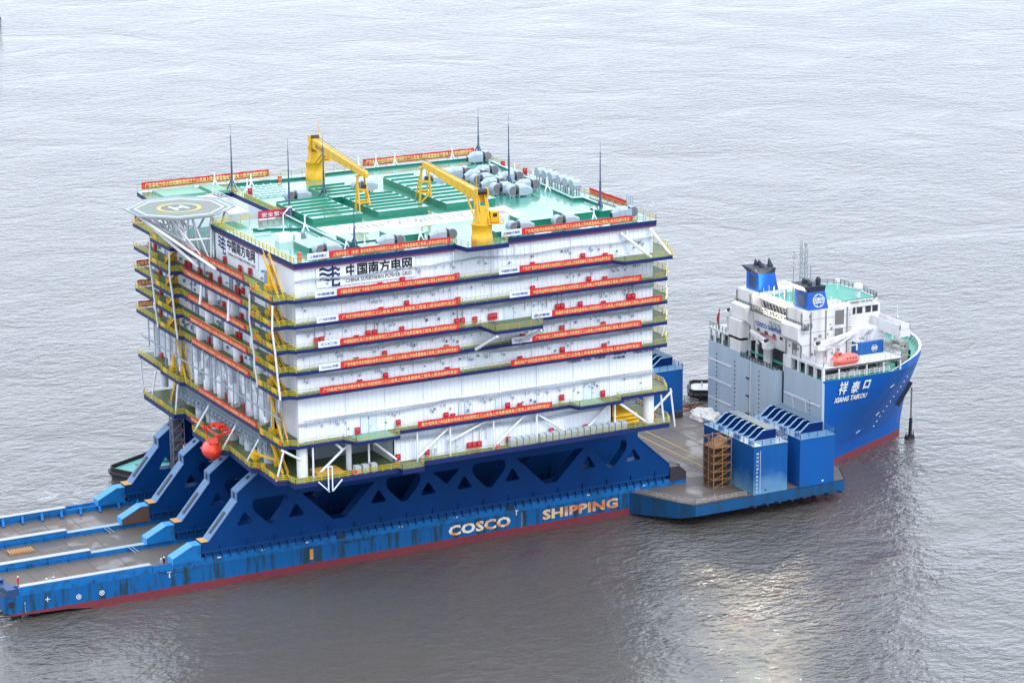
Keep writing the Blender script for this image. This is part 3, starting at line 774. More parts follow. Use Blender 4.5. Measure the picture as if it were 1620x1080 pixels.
mb = S(); mb.box(176.9, 177.2, 4.2, 5.0, 24.5, 26.2); mb.box(189.5, 193.5, -13.06, -13, 23.0, 24.4); mb.box(195, 195.8, -13.06, -13, 25.5, 27); mb.box(191, 192.2, -13.08, -13, 25.5, 27.6); mb.build('doorway', mat('doorway_dark', (.08, .07, .07), .6), house)  # dark flat panels mark the doorways
mb = S()
for i in range(10): mb.box(189.4+i*.42, 189.9+i*.42, -14.4, -13.1, 24.8+i*.46, 24.9+i*.46)
mb.beam((189.4, -14.4, 24.8), (193.6, -14.4, 29.5), .08, .25); mb.build('stair', GREY, house)
mb = S(); mb.box(189, 197.4, -14.8, -13.0, 27.0, 27.15); mb.rail([(189, -14.7), (197.4, -14.7)], 27.15, r=.05, post=1.2); mb.build('railing', CREAM, house)
mb = S()
for z in (27.6, 30.2, 33.0): mb.box(176.5, 189, -13.26, -13.2, z, z+.06)
for x in (178.4, 182.2, 187.6): mb.bar((x, -13.35, 24.6), (x, -13.35, 34.8), .09)
for k in range(16): mb.box(188.0, 188.5, -13.34, -13.28, 25+k*.6, 25.08+k*.6)
for i in range(26):
    x = random.uniform(177, 197); z = random.uniform(25, 34); q = random.uniform(.1, .3)
    if x < 188.6: mb.box(x-q, x+q, -13.4, -13.2, z-q, z+q)
mb.build('wall_fitting', mat('fitting_warm_grey', (.22, .21, .21), .5), house)  # warm grey seams, pipes, rungs and small boxes on the casing side
mb = S()
for y in (8.5, 10.8, -8.4, -11.6):
    for z in (26.4, 29.6): mb.box(176.3, 176.42, y-.25, y+.25, z, z+.5)
for y in (7.2, 12.6, -7.2, -12.9): mb.bar((176.2, y, 24.6), (176.2, y, 34.6), .1)
mb.build('wall_fitting', mat('fitting_warm_grey', (.22, .21, .21), .5), house)
# slanted text wall
nrm = Vector((-6.8, 0, -1.1)).normalized(); up = Vector((-1.1, 0, 6.8)).normalized()
mb = S(); write(mb, 'COSCO SHIPPING', Vector((176.55, 5.2, 28.2)), (0, -1, 0), up, width=10.6, height=1.15, bold=.03, lift=.12); mb.build('lettering', BLUETXT, house)
mb = S(); write(mb, 'SAFETY FIRST', Vector((176.85, 3.6, 26.3)), (0, -1, 0), up, width=6.6, height=.8, bold=.03, lift=.14); mb.build('lettering', REDTXT, house)
# funnels
def globe(mb, o, u, v, s):
    for r0, r1 in ((.92, 1.0),): ring(mb, (0, 0), s*r0, s*r1, o, u, v)
    for sx in (.45, .8): ring(mb, (0, 0), s*.9, s*.98, o, u, v, 40, 140, sx=sx); ring(mb, (0, 0), s*.9, s*.98, o, u, v, 220, 320, sx=sx)
    write(mb, 'COSCO', Vector(o)-Vector(u)*s*1.05-Vector(v)*s*.05, u, v, width=2.1*s, height=.52*s, bold=.05, lift=.05)
    write(mb, 'SHIPPING', Vector(o)-Vector(u)*s*.95-Vector(v)*s*.42, u, v, width=1.9*s, height=.28*s, bold=.04, lift=.05)
for fi, (y0, y1) in enumerate(((-13.0, -7.6), (6.4, 11.6))):
    mb = S(); x0, x1 = 178.0, 183.0
    a = [(x0, y0, 35), (x1, y0, 35), (x1, y1, 35), (x0, y1, 35)]; t = [(x0, y0+.5, 38.8), (x1-.7, y0+.5, 38.8), (x1-.7, y1-.1, 38.8), (x0, y1-.1, 38.8)]
    q = [(0, 1, 5, 4), (1, 2, 6, 5), (2, 3, 7, 6), (3, 0, 4, 7)]
    mb.add(a+t, q); fo = mb.build('funnel', FUNB, ship)
    tt = [(x0-1.3, y0+.1, 40.2), (x1-.5, y0+.4, 39.9), (x1-.5, y1, 39.9), (x0-1.3, y1+.2, 40.2)]
    mb = S(); mb.add(t+tt, q+[(4, 5, 6, 7)])
    for k, (dx, dy, h) in enumerate(((1.0, 1.3, .6), (2.0, 3.6, .5), (3.2, 1.5, 1.3), (1.3, 4.0, .7))):
        p = Vector((x0+dx, y0+dy, 40))
        if fi: mb.add([p+Vector((0, -.5, 0)), p+Vector((1.4, 0, 0)), p+Vector((0, .5, 0)), p+Vector((.1, 0, h+.9))], [(0, 1, 3), (1, 2, 3), (2, 0, 3)])
        else: mb.bar(p, p+Vector((0, 0, h)), .5, n=10, smooth=True); mb.lathe(p+Vector((0, 0, h)), [(.5, 0), (.4, .3), (.15, .48)], 10)
    mb.build('funnel_cap', SOOT, fo)
    mb = S(); mb.box(x0-.06, x0, y0+1.4, y1-1.2, 35.5, 38.2); mb.build('louvre', mat('funnel_louvre', (.02, .06, .14), .6), fo)
    if fi == 0:
        mb = S(); globe(mb, (180.6, y0+.24, 36.9), (1, 0, 0), (0, .13, 1), 1.45); tag(mb.build('emblem', WHTXT, fo), 'white globe emblem lettered COSCO SHIPPING')
mb = S()
for x, y in ((183.2, 1), (184.0, -.2), (184.9, .6), (184.2, 1.6), (182.4, 2.5), (185.9, -1.2)): mb.bar((x, y, 34.1), (x, y, 36), .12)
def lattice(mb, x, y, z0, z1, wd):
    for dx, dy in ((-wd, -wd), (wd, -wd), (0, wd)): mb.bar((x+dx, y+dy, z0), (x+dx*.5, y+dy*.5, z1), .06)
    n = int((z1-z0)/1.1)
    for i in range(n):
        z = z0+i*1.1; mb.bar((x-wd, y-wd, z), (x+wd, y-wd, z+.9), .04); mb.bar((x+wd, y-wd, z), (x, y+wd, z+.9), .04)
        if i > n*.4: mb.box(x-.5, x+.5, y-.2, y+.2, z, z+.14)
lattice(mb, 184.4, 0, 34.1, 47, .35); lattice(mb, 185.6, 0, 34.1, 46, .4); mb.bar((182.6, 0, 34.1), (182.6, 0, 44.8), .1); mb.bar((187, 0, 34.1), (187, 0, 41.3), .1)
mb.lathe((185.6, 0, 45.8), [(.2, 0), (.35, .2), (.2, .7)], 8); mb.box(182.3, 182.9, -.3, .3, 43.4, 44.4); mb.build('radar_mast', mat('mast_grey', (.30, .32, .34), .5), wh)
mb = S(); mb.bar((196, -5, 34.1), (196, -5, 35.6), .5, n=12); mb.lathe((196, -5, 35.6), [(.5, 0), (.95, .4), (1.05, .9), (.8, 1.5), (.3, 1.8)], 14); mb.bar((196, 3, 34.1), (196, 3, 35.9), .1); mb.box(195.6, 196.4, 2.6, 3.4, 35.9, 36.6)
mb.bar((189, -5, 34.1), (189, -5, 35.0), .25, n=8); mb.build('satellite_dome', CREAM, wh)
# foremast, windlass
mb = S(); mb.bar((209.9, 0, 21.9), (209.9, 0, 29.6), .28, .18, n=8); mb.bar((209.9, -1.2, 21.9), (209.9, 0, 25), .12); mb.bar((208.7, 0, 21.9), (209.9, 0, 25), .12); mb.box(209.7, 210.1, -.7, .7, 27, 27.15); mb.build('foremast', CREAM, ship)
mb = S()
for x, y in ((203, -4.5), (203, 4.5), (198.5, -3), (199, 5), (202.5, -11), (206.3, -6.5), (199.5, -15.5), (198.6, -9.5)):
    mb.bar((x, y-1.4, 23), (x, y+1.4, 23), .85, n=12); mb.box(x-1.3, x+1.3, y-1.7, y-1.4, 21.9, 23.6); mb.box(x-1.3, x+1.3, y+1.4, y+1.7, 21.9, 23.6); mb.box(x-1.6, x-.7, y-1, y+1, 21.9, 22.8)
mb.build('windlass', mat('windlass_grey', (.22, .23, .23), .6, col2=(.4, .38, .33), scale=.8, amount=1), fdeck)
mb = S()
for x, y in ((206, -8), (204.5, -12), (207.5, -4), (201.5, -16), (197, -19), (206, 8), (204, 12), (200, -10), (199, 0), (206.5, 2), (201, 14)):
    for d in (-.45, .45): mb.lathe((x+d, y, 21.9), [(.28, 0), (.25, .7), (.36, .8), (.3, .95)], 8)
mb.build('bollard', BLACK, fdeck)
mb = S()
for x, y, s_ in ((202, -9.5, 1), (205, -6, .8), (199, -13, 1.1)): mb.box(x-s_, x+s_, y-s_*.7, y+s_*.7, 21.93, 21.98)
mb.build('deck_patch', mat('line_yellow', (.42, .30, .08), .6), fdeck)

# white deck cranes on the ship
def ship_crane(loc, tip, h, label):
    t = thing('deck_crane', label, 'crane', loc); L = Vector(loc); o = MB(loc)
    o.lathe(loc, [(1.0, 0), (1.0, h*.72), (1.25, h*.74), (1.25, h*.8)], 14); o.build('pedestal', CREAM, t)
    o = MB(loc); o.xprism([(L.x-1.1, L.z+h*.8), (L.x+1.1, L.z+h*.8), (L.x+.7, L.z+h), (L.x-.3, L.z+h+.5), (L.x-1.1, L.z+h)], L.y-.8, L.y+.8); o.build('slewing_head', CREAM, t)
    o = MB(loc); p = L+Vector((-.4, -.2, h)); o.beam(p, tip, .9, 1.2, wd2=.55, ht2=.55); q = p.lerp(Vector(tip), .35); o.bar(L+Vector((.6, 0, h*.55)), q-Vector((0, 0, .5)), .16, n=8); o.bar(p.lerp(Vector(tip), .95), p.lerp(Vector(tip), .5)-Vector((0, 0, 1.6)), .22, n=8); o.build('boom', CREAM, t)
    o = MB(loc); o.bar(p+Vector((-.6, 0, .5)), p+Vector((.2, 0, .5)), .4, n=10); o.build('winch_drum', DARK, t)
ship_crane((178.2, -17.2, 24.5), Vector((190.2, -14.0, 29.6)), 4.0, 'white stores crane with its boom stowed above the orange lifeboat')
ship_crane((175.6, -1.2, 20.6), Vector((175.2, 5.2, 27.0)), 5.2, 'white stores crane standing before the lettered aft wall of the deckhouse')
ship_crane((177.2, 16.4, 24.7), Vector((180.4, 15.2, 32.2)), 4.0, 'white stores crane on the far side beside the small red flag')
# flag
f_ = thing('ship_flag', 'small red flag on a staff at the far side of the ship', 'flag', (174.6, 17.4, 24.7))
mb = MB((174.6, 17.4, 24.7)); mb.bar((174.6, 17.4, 24.7), (174.8, 17.4, 29.4), .07); mb.build('staff', DARK, f_)
mb = MB((174.6, 17.4, 24.7)); mb.add([(174.75, 17.4, 28.8), (174.7, 17.8, 28.4), (174.6, 18.3, 27.0), (174.7, 17.9, 25.6), (174.7, 17.45, 25.8)], [(0, 1, 2, 3, 4)]); mb.build('cloth', RED, f_)

# lifeboat on the ship
def lifeboat(name, label, loc, L, rad, m, axis='X', rz=0, tilt=0):
    t = thing(name, label, 'lifeboat', loc); t.rotation_euler = (0, tilt, rz)
    o = MB(); N = 22; M = 20; vs = []
    for i in range(N+1):
        u = -1+2*i/N; r_ = rad*max(.06, (1-abs(u)**3.2))**.55
        for j in range(M):
            a = 2*math.pi*j/M; y = math.cos(a); z = math.sin(a)
            k = .82 if z > 0 else 1.0
            vs.append((u*L/2+(.12*L if z < 0 and u > 0 else 0)*0, y*r_*(1 if z < .2 else .88), z*r_*1.05*k))
    o.add(vs, [(i*M+j, i*M+(j+1) % M, (i+1)*M+(j+1) % M, (i+1)*M+j) for i in range(N) for j in range(M)], 0, True)
    o.add(vs, [tuple(range(M))[::-1], tuple(N*M+j for j in range(M))]); hl = o.build('lifeboat_hull', m, t)
    o = MB(); o.xprism([(-L*.36, rad*.72), (-L*.14, rad*.72), (-L*.18, rad*1.25), (-L*.32, rad*1.25)], -rad*.45, rad*.45); cab = o.build('cabin', m, t)
    o = MB()
    for k in range(4): o.box(-L*.05+k*L*.1, L*.0+k*L*.1, -rad*.9, -rad*.86, rad*.25, rad*.42)
    o.box(-L*.29, -L*.19, -rad*.47, -rad*.45, rad*.9, rad*1.1); o.build('window', GLASS, cab)
    o = MB(); o.prism([(-L*.47, -rad*.45), (-L*.33, -rad*1.0), (L*.33, -rad*1.0), (L*.47, -rad*.45), (L*.47, rad*.45), (L*.33, rad*1.0), (-L*.33, rad*1.0), (-L*.47, rad*.45)], -.12, .02); o.build('fender', m, t)
    return t
lifeboat('lifeboat', 'faded orange enclosed lifeboat hung at the near side of the ship', (182.4, -20.3, 25.6), 7.2, 1.45, PINKISH)
mb = S()
for x in (179.6, 185.4): mb.path([(x, -17.5, 24.5), (x, -17.8, 27.6), (x, -20.3, 28.4), (x, -20.3, 27.2)], .18)
mb.build('davit', CREAM, ship)
# container
ct = thing('shipping_container', 'blue shipping container with a white globe emblem behind the lifeboat', 'container', (192.2, -14.6, 24.5))
mb = MB((192.2, -14.6, 24.5)); x0, x1, y0, y1, z0, z1 = 189, 195.4, -15.8, -13.4, 24.52, 27.1
mb.box(x0, x1, y0, y1, z0, z1)
for i in range(20): mb.box(x0+.2+i*.31, x0+.36+i*.31, y0-.05, y0, z0+.15, z1-.15)
mb.build('body', CONTB, ct); mb = MB((192.2, -14.6, 24.5)); globe(mb, (193.0, y0-.06, 25.7), (1, 0, 0), (0, 0, 1), .75); mb.build('emblem', WHTXT, ct)

# ---- buoyancy casings
def casing(x0, x1, y0, y1, m, label, marks, ylow=True):
    zt = 14.9
    mb = S(); mb.box(x0, x1, y0, y1, DK, zt); o = mb.build('buoyancy_casing', m, ship); tag(o, label)
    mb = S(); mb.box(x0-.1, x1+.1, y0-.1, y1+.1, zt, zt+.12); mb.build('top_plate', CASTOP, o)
    mb = S(); n = 8
    for i in range(n):
        y = y0+3.6+(y1-y0-4.6)*i/(n-1)
        mb.xprism([(x0+2.0, zt+.12), (x1-.6, zt+.12), (x1-.6, zt+2.0), (x0+4.4, zt+2.0)], y-.12, y+.12)
    mb.box(x1-1.0, x1-.6, y0+3.6, y1-1, zt+.12, zt+1.9)
    mb.build('stiffener', mat('stiffener_blue', (.002, .018, .10), .6, spec=.1), o)  # darkened blue carries the shade of the hollow bays between the plates
    mb = S()
    for i in range(n):
        y = y0+3.6+(y1-y0-4.6)*i/(n-1)
        mb.beam((x0+2.0, y, zt+.18), (x0+4.4, y, zt+2.06), .34, .08); mb.beam((x0+4.4, y, zt+2.06), (x1-.6, y, zt+2.06), .34, .08)
    mb.build('stiffener_flange', mat('stiffener_edge', (.20, .36, .52), .5), o)
    mb = S()
    for i in range(22):
        y = y0+3.6+(y1-y0-4.8)*i/21
        mb.box(x0+5.2, x1-.7, y, y+.3, zt+2.12, zt+2.26)
    for xx in (x0+5.2, x1-.8): mb.box(xx, xx+.1, y0+3.6, y1-1.2, zt+2.05, zt+2.2)
    mb.build('grating', mat('grating_blue', (.10, .15, .22), .6), o)
    mb = S(); mb.rail([(x0, y1), (x0, y0), (x1, y0), (x1, y1)], zt+.12, r=.05, post=2.0); mb.build('railing', mat('casing_rail', (.03, .13, .30), .5), o)
    mb = S()
    for y in (y0+2, y0+6.5, y0+7.4, y0+13.5): mb.box(x0+.4, x0+1.1, y, y+.7, zt+.12, zt+.9)
    mb.build('vent_box', CASB2, o)
    if marks:
        mb = S()
        for k in range(11):
            write(mb, str(14-k), (x0+.7, y0, 13.2-k*.8), (1, 0, 0), (0, 0, 1), height=.42, bold=.03)
            for q in range(4): mb.box(x0+1.5, x0+1.68, y0-.04, y0-.03, 13.2-k*.8+q*.2, 13.27-k*.8+q*.2)
        mb.build('draft_mark', WHTXT, o)
    mb = S(); mb.lathe((x1-5.2 if marks else x0+5.6, y0-.02, DK+.7), [(.2, 0), (.2, -.03)], 10, axis='Y'); mb.build('drain_port', BLACK if marks else WHTXT, o)
casing(150.4, 158.5, -35.4, -16.2, CASB, 'blue buoyancy casing with white draft numbers', True)
casing(161.4, 169.8, -35.6, -16.2, CASB2, 'plain blue buoyancy casing by the bow', False)
casing(161.4, 169.4, 23.8, 43.0, CASB2, 'blue buoyancy casing on the far side behind the platform', False)

# ================================================================== SUPPORT CRIBS
def fillet(pts, r, n=4):
    """round the corners of a closed polygon"""
    out = []; k = len(pts)
    for i in range(k):
        p0, p, p1 = Vector(pts[i-1]), Vector(pts[i]), Vector(pts[(i+1) % k])
        a = (p0-p); b_ = (p1-p); d = min(r, a.length*.45, b_.length*.45); A = p+a.normalized()*d; B = p+b_.normalized()*d
        for j in range(n+1):
            t = j/n; out.append(tuple(A*(1-t)**2+p*2*t*(1-t)+B*t*t))
    return out
def tri_hole(x): return fillet([(x-1.75, 11.5), (x+1.75, 11.5), (x+.25, 13.9), (x-.25, 13.9)], .6)
def shield(x0): return fillet([(x0, 16.2), (x0+7.3, 16.2), (x0+7.3, 14.2), (x0+4.4, 10.9), (x0+3.2, 10.9), (x0, 14.2)], .9)
def vee(x0, x1): return fillet([(x0, 15.9), (x1, 15.9), ((x0+x1)/2+1.3, 9.7), ((x0+x1)/2-1.3, 9.7)], .25)
CT = 23.3
holes = [tri_hole(45.4), shield(47.0), tri_hole(56.0), vee(57.2, 72.6), tri_hole(73.3), shield(75.0), tri_hole(84.0),
         fillet([(85.0, 15.8), (90.9, 15.8), (88.1, 13.0)], .25), tri_hole(91.9), shield(93.7), tri_hole(102.6), vee(103.6, 118.8), tri_hole(119.8), shield(121.4), tri_hole(130.3)]
prof = [(36.4, 7.5), (138.8, 7.5), (138.8, 9.6), (131.3, 16.4), (131.3, CT), (51.0, CT), (50.6, 23.0), (43.9, 18.0), (43.9, 16.4), (37.8, 9.35), (36.4, 9.35)]
CL = ['dark blue support girder with cutouts nearest the camera, right under the near wall', 'dark blue support girder second from the near hull side', 'dark blue support girder third from the near hull side', 'dark blue support girder farthest from the camera, a grey scaffold standing against it']
for gi, y in enumerate(GY):
    base = (88, y, 7.5); t = thing('support_girder', CL[gi], 'girder', base, group='support girders under the platform')
    w_ = 1.15
    mb = MB(base); mb.xprism(prof, y-w_, y+w_, 'Y', 0, holes); web = mb.build('web', CRIB, t)
    # flanges on the sloping ends, light from the sky put into their pale colour
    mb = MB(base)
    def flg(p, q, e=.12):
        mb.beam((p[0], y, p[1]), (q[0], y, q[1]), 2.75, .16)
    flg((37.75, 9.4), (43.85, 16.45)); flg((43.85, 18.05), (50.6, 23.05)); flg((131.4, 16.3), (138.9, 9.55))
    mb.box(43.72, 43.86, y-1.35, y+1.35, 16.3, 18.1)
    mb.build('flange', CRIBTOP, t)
    mb = MB(base); mb.beam((38.6, y, 10.5), (41.8, y, 14.2), .9, .3); mb.box(43.68, 43.71, y-.4, y+.4, 16.7, 17.8); mb.beam((46.4, y, 20.1), (46.9, y, 20.5), .5, .3); mb.build('slot', DARK, t)
    mb = MB(base); mb.box(36.3, 37.8, y-1.3, y+1.3, 9.36, 9.46); mb.build('timber_pad', mat('timber_pad', (.62, .36, .10), .7), t)
    mb = MB(base)
    for k in range(18): mb.box(40+k*5.6, 40.2+k*5.6, y-w_-.3, y-w_, 7.5, 8.5)
    for k in range(20): mb.box(41+k*5, 41.9+k*5, y-w_-.03, y-w_, 9.5+(k % 3)*.5, 9.62+(k % 3)*.5)
    mb.build('stiffener', CRIB, t)
    mb = MB(base); mb.box(36.4, 138.6, y-1.25, y+1.25, 7.15, 7.5); mb.box(37, 138, y-.75, y+.75, 5.75, 7.15)
    for k in range(60): mb.box(37+k*1.7, 37.25+k*1.7, y-1.2, y-.75, 5.75, 7.15)
    mb.build('skid_beam', mat('skid_blue', (.004, .055, .20), .5, spec=.2, col2=(.004, .03, .09), scale=.6), t)
    # end stop wedge welded ahead of the girder
    wt = MB(base); wt.xprism([(30.6, 5.8), (36.3, 5.8), (36.3, 8.9), (34.6, 8.9), (30.6, 6.9)], y-1.15, y+1.15); o = wt.build('end_stop', STRIPB if gi != 2 else SCAFD, t)
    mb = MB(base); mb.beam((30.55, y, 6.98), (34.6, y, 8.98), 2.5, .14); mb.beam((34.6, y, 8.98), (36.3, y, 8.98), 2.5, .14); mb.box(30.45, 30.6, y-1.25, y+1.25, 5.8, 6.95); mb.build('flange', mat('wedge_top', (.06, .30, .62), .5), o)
    mb = MB(base); mb.xprism([(139.0, 5.8), (142.8, 5.8), (142.8, 7.4), (141.2, 8.8), (139.0, 8.8)], y-1.15, y+1.15); mb.build('end_stop', mat('dark_stop', (.035, .03, .04), .6), t)

# ================================================================== PLATFORM
PO = (88, 0, 23.3)
plat = thing('converter_platform', 'huge white multi-storey offshore converter platform with green roof riding on the blue ship', 'offshore platform', PO)
def M(): return MB(PO)
X0, X1, YN, YF = 50.4, 125.6, -37.0, 37.0
LV = {1: 58.15, 2: 53.4, 3: 48.8, 4: 44.65, 5: 40.2, 6: 30.75, 7: 24.2}
RZ = 64.7
def corr_x(mb, x0, x1, z0, z1, y, d=.11, p=.95, m=0):
    """corrugated sheet facing -Y"""
    x = x0; pts = [(x0, y)]
    while x < x1-p: pts += [(x+p*.62, y), (x+p*.68, y-d), (x+p*.94, y-d), (x+p, y)]; x += p
    pts.append((x1, y))
    vs = [(a, b_, z0) for a, b_ in pts]+[(a, b_, z1) for a, b_ in pts]; n = len(pts)
    mb.add(vs, [(i, i+1, n+i+1, n+i) for i in range(n-1)], m)
def corr_y(mb, y0, y1, z0, z1, x, d=.14, p=1.1, m=0):
    """corrugated sheet facing -X"""
    y = y0; pts = [(x, y0)]
    while y < y1-p: pts += [(x, y+p*.62), (x-d, y+p*.68), (x-d, y+p*.94), (x, y+p)]; y += p
    pts.append((x, y1))
    vs = [(a, b_, z0) for a, b_ in pts]+[(a, b_, z1) for a, b_ in pts]; n = len(pts)
    mb.add(vs, [(i+1, i, n+i, n+i+1) for i in range(n-1)], m)
# walls
zs = [LV[6], LV[5], LV[4], LV[3], LV[2], LV[1], 63.8]
for z0, z1 in zip(zs[:-1], zs[1:]):
    mb = M(); corr_x(mb, X0, X1, z0, z1, YN)
    if z0 == LV[6]:
        for x in (60, 68, 76, 84, 92, 100, 108, 116): mb.box(x-.1, x+.1, YN-.3, YN, z0, z1)
        mb.box(X0, X1, YN-.35, YN, 34.9, 35.05)
    else:
        for x in (59.7, 74, 82, 90.5, 99, 107.5, 116): mb.box(x-.09, x+.09, YN-.26, YN, z0, z1)
    mb.box(X0-.1, X0+.9, YN-.28, YN+.5, z0, z1); o = mb.build('wall', WALL, plat)
    # grey cable trays under the floor above
    mb = M(); zt = z1-1.75 if z0 != LV[6] else 34.2
    if z1 == 63.8: zt = 61.05
    pts = []; x = X0-.3
    while x < X1: pts.append((x, YN-.55, zt+(.16*math.sin(x*.35+z0)+(.35 if 80 < x < 88 else 0)))); x += 2.5
    pts.append((X1, YN-.5, zt))
    for k in range(3 if z1 != 63.8 else 2): mb.path([(a, b_-.12*k, c+.26*k) for a, b_, c in pts], .06, n=4)
    for i in range(34):
        x = random.uniform(X0+1, X1-1); mb.path([(x, YN-.5, zt), (x, YN-.4, zt-random.uniform(.3, .8))], .06, n=4)
        if i % 3 == 0: mb.box(x+.4, x+.4+random.uniform(.2, .5), YN-.4, YN-.2, zt-1.0, zt-.6)
    mb.build('cable_tray', mat('tray_grey', (.34, .39, .46), .5), o)
    if z0 not in (LV[6],):
        mb = M(); mb.box(X0, X1, YN-1.7, YN-.1, z1-.6, z1-.45) if z1 != 63.8 else None
        for k in range(12):
            x = 55+k*5.9
            if z1 != 63.8: mb.beam((x, YN-.1, z1-1.4), (x+.8, YN-1.7, z1-.6), .1, .1)
        mb.build('under_bracket', mat('tray_grey', (.34, .39, .46), .5), o) if mb.v else None
for (x0, x1, z0, z1) in ((69.4, 116.6, LV[7], LV[6]-.6),):
    mb = M(); corr_x(mb, x0, x1, z0, z1, YN); mb.box(x0, x0+.3, YN, YN+14, z0, z1); mb.box(x1-.3, x1, YN, YN+12, z0, z1); o = mb.build('wall', WALL, plat)
    mb = M()
    for k in range(3): mb.path([(x, YN-.5-.1*k, 28.4+.22*k+.15*math.sin(x*.3)) for x in range(70, 117, 3)], .08, n=4)
    for x in (85.2, 86.6, 88): mb.path([(x, YN-.4, 28), (x+.8, YN-.4, 28.4), (x+.8, YN-.4, 26)], .06, n=4)
    mb.build('cable_tray', mat('tray_grey', (.34, .39, .46), .5), o)
# left wall, level by level, with the recess under the helideck on top
for z0, z1 in zip(zs[1:-1], zs[2:]):
    mb = M()
    if z1 == 63.8: corr_y(mb, YN, 1.6, z0, z1, X0, d=.06, p=1.4); mb.box(X0, X0+14.6, 1.2, 1.6, z0, z1); mb.box(64.8, 65.1, 1.6, 28.2, z0, z1); mb.box(X0, 65, 28.2, 28.6, z0, z1); corr_y(mb, 28.6, YF, z0, z1, X0, d=.06)
    else: corr_y(mb, YN, YF, z0, z1, X0, d=.10, p=1.6)
    mb.build('wall', WALL, plat)
mb = M(); corr_y(mb, YN, YF, LV[6], LV[5], X0+.9, d=.05, p=2.0); mb.build('wall', WALL, plat)
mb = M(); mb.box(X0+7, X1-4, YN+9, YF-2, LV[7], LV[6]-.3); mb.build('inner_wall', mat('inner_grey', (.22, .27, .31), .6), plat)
mb = M(); mb.box(X0+.2, X1, YF-.3, YF, LV[6], 63.5); mb.box(X1-.3, X1-.02, YN+.05, YF-.3, LV[6], 63.5); mb.build('wall', WALL, plat)
mb = M(); mb.box(50.5, 64.8, 1.7, 28.2, LV[1], LV[1]+.06); mb.box(X0+.3, 64.8, 1.62, 1.66, LV[1], 63.4); mb.build('recess_floor', TEALIN, plat)
# big roundish equipment and tanks along the left face
mb = M()
for z, ys in ((LV[3], (-8.5, 2)), (LV[4], (-18.5, -6, 4)), (LV[5], (-20, -10, 0, 9)), (LV[6], (-22, -15.5, -8, -1, 6, 11))):
    for y in ys:
        h = 3.0 if z != LV[6] else 4.0
        mb.lathe((X0-.6, y, z), [(.95, 0), (.95, h), (.7, h+.35)], 14)
for y in (-22.5, -14, -3, 7, 12): mb.bar((X0-.9, y, LV[6]+4), (X0-.2, y+1.2, LV[5]-.5), .75, n=12, smooth=True)
for y0, y1 in ((-24, -15), (-9, 0), (12, 3), (25, 16)): mb.bar((X0-.9, y0, LV[6]+.6), (X0-.6, y1, LV[5]-.6), .42, n=10, smooth=True)
for y in (-26, -18, -5, 2.5, 14.5, 27, 35): mb.bar((X0-.4, y, LV[6]), (X0-.4, y, LV[5]), .55, n=12, smooth=True)
mb.build('tank', TUBE, plat)
mb = M()
for k in range(4): mb.path([(47.2-.25*k, y, 35.4+.22*k) for y in (-36, 34)], .1, n=4)
for z in (37, 38.4): mb.path([(48.6, -36, z), (48.6, 36, z)], .06)
for y in range(-34, 37, 6): mb.bar((47.4, y, 34), (47.4, y, 40), .1); mb.bar((48.6, y, LV[6]), (48.6, y, LV[5]), .08)
mb.build('pipe_run', mat('tray_grey', (.34, .39, .46), .5), plat)
# open cable rack below level 6 on the left side
mb = M()
for i in range(66):
    y = -28+i*.72
    for k in range(4): mb.bar((47.7+k*.75, y, 26.2+((i*7+k*3) % 5)*.25), (47.7+k*.75, y, LV[6]-.5), .06, cap=False)
for k in range(4):
    for z in (26.9, 27.8, 28.7, 29.5): mb.bar((47.7+k*.75, -28, z), (47.7+k*.75, 19.5, z), .06)
for i in range(24): 
    y = -27.5+i*2; mb.bar((47.5, y, 28.7), (50.2, y, 28.7), .06); mb.bar((47.5, y, 27.8), (50.2, y, 27.8), .06); mb.box(47.4, 48.0, y, y+.5, 27.85, 28.3)
mb.build('cable_rack', mat('rack_grey', (.26, .32, .38), .5), plat)
mb = M()
for y in (-25.5, -16, -8, 1, 9): mb.lathe((49.2, y, LV[7]), [(1.05, 0), (1.15, 3.3), (1.15, 3.9)], 14)
for y in (-21, -12, -4, 5): mb.box(49, 50.6, y-.9, y+.9, LV[7], LV[7]+4.2)
mb.build('tank', mat('vessel_white', (.55, .62, .68), .45), plat)
mb = M()
for i in range(110):
    l = random.choice((1, 2, 2, 3, 3, 4, 4, 5, 5)); y = random.uniform(-26, 36); z = LV[l]+random.uniform(.6, 3.2); q = random.uniform(.1, .35)
    if l == 1 and y > -20: continue
    mb.box(X0-.5, X0-.12, y-q, y+q, z-q, z+q*1.5)
mb.build('wall_fitting', mat('fitting_grey', (.26, .30, .34), .5), plat)
mb = M()
for l in (2, 3, 4, 5):
    z1 = LV[l-1]-.8
    for k in range(3): mb.path([(X0-.5-.25*k, -26, z1-.3*k), (X0-.5-.25*k, 36, z1-.3*k)], .08, n=4)
    for y in (-24, -17.5, -10.5, -1.5, 6.5, 14, 28, 34): mb.bar((X0-.35, y, LV[l]), (X0-.35, y, z1), .09)
    for y in range(-26, 37, 4): mb.bar((X0-1.2, y, z1-.5), (X0-1.2, y, z1+.3), .05)
mb.build('wall_pipe', mat('tray_grey', (.34, .39, .46), .5), plat)
for l, y, wd in ((2, -6.5, 1.6), (2, 10, 1.4), (3, -14.5, 1.5), (3, 6, 2.2), (4, -2, 1.6), (4, 12, 1.6), (5, -16, 1.5), (5, 5, 1.8), (1, -24, 1.4)):
    mb = M(); mb.box(X0-.24, X0-.12, y-wd/2, y+wd/2, LV[l]+.05, LV[l]+2.5); o = mb.build('door', mat('door_dim', (.30, .36, .42), .45), plat)
    mb = M(); mb.bar((X0-.3, y+wd*.3, LV[l]+1.0), (X0-.3, y+wd*.3, LV[l]+1.4), .04); mb.build('handle', GREY, o)
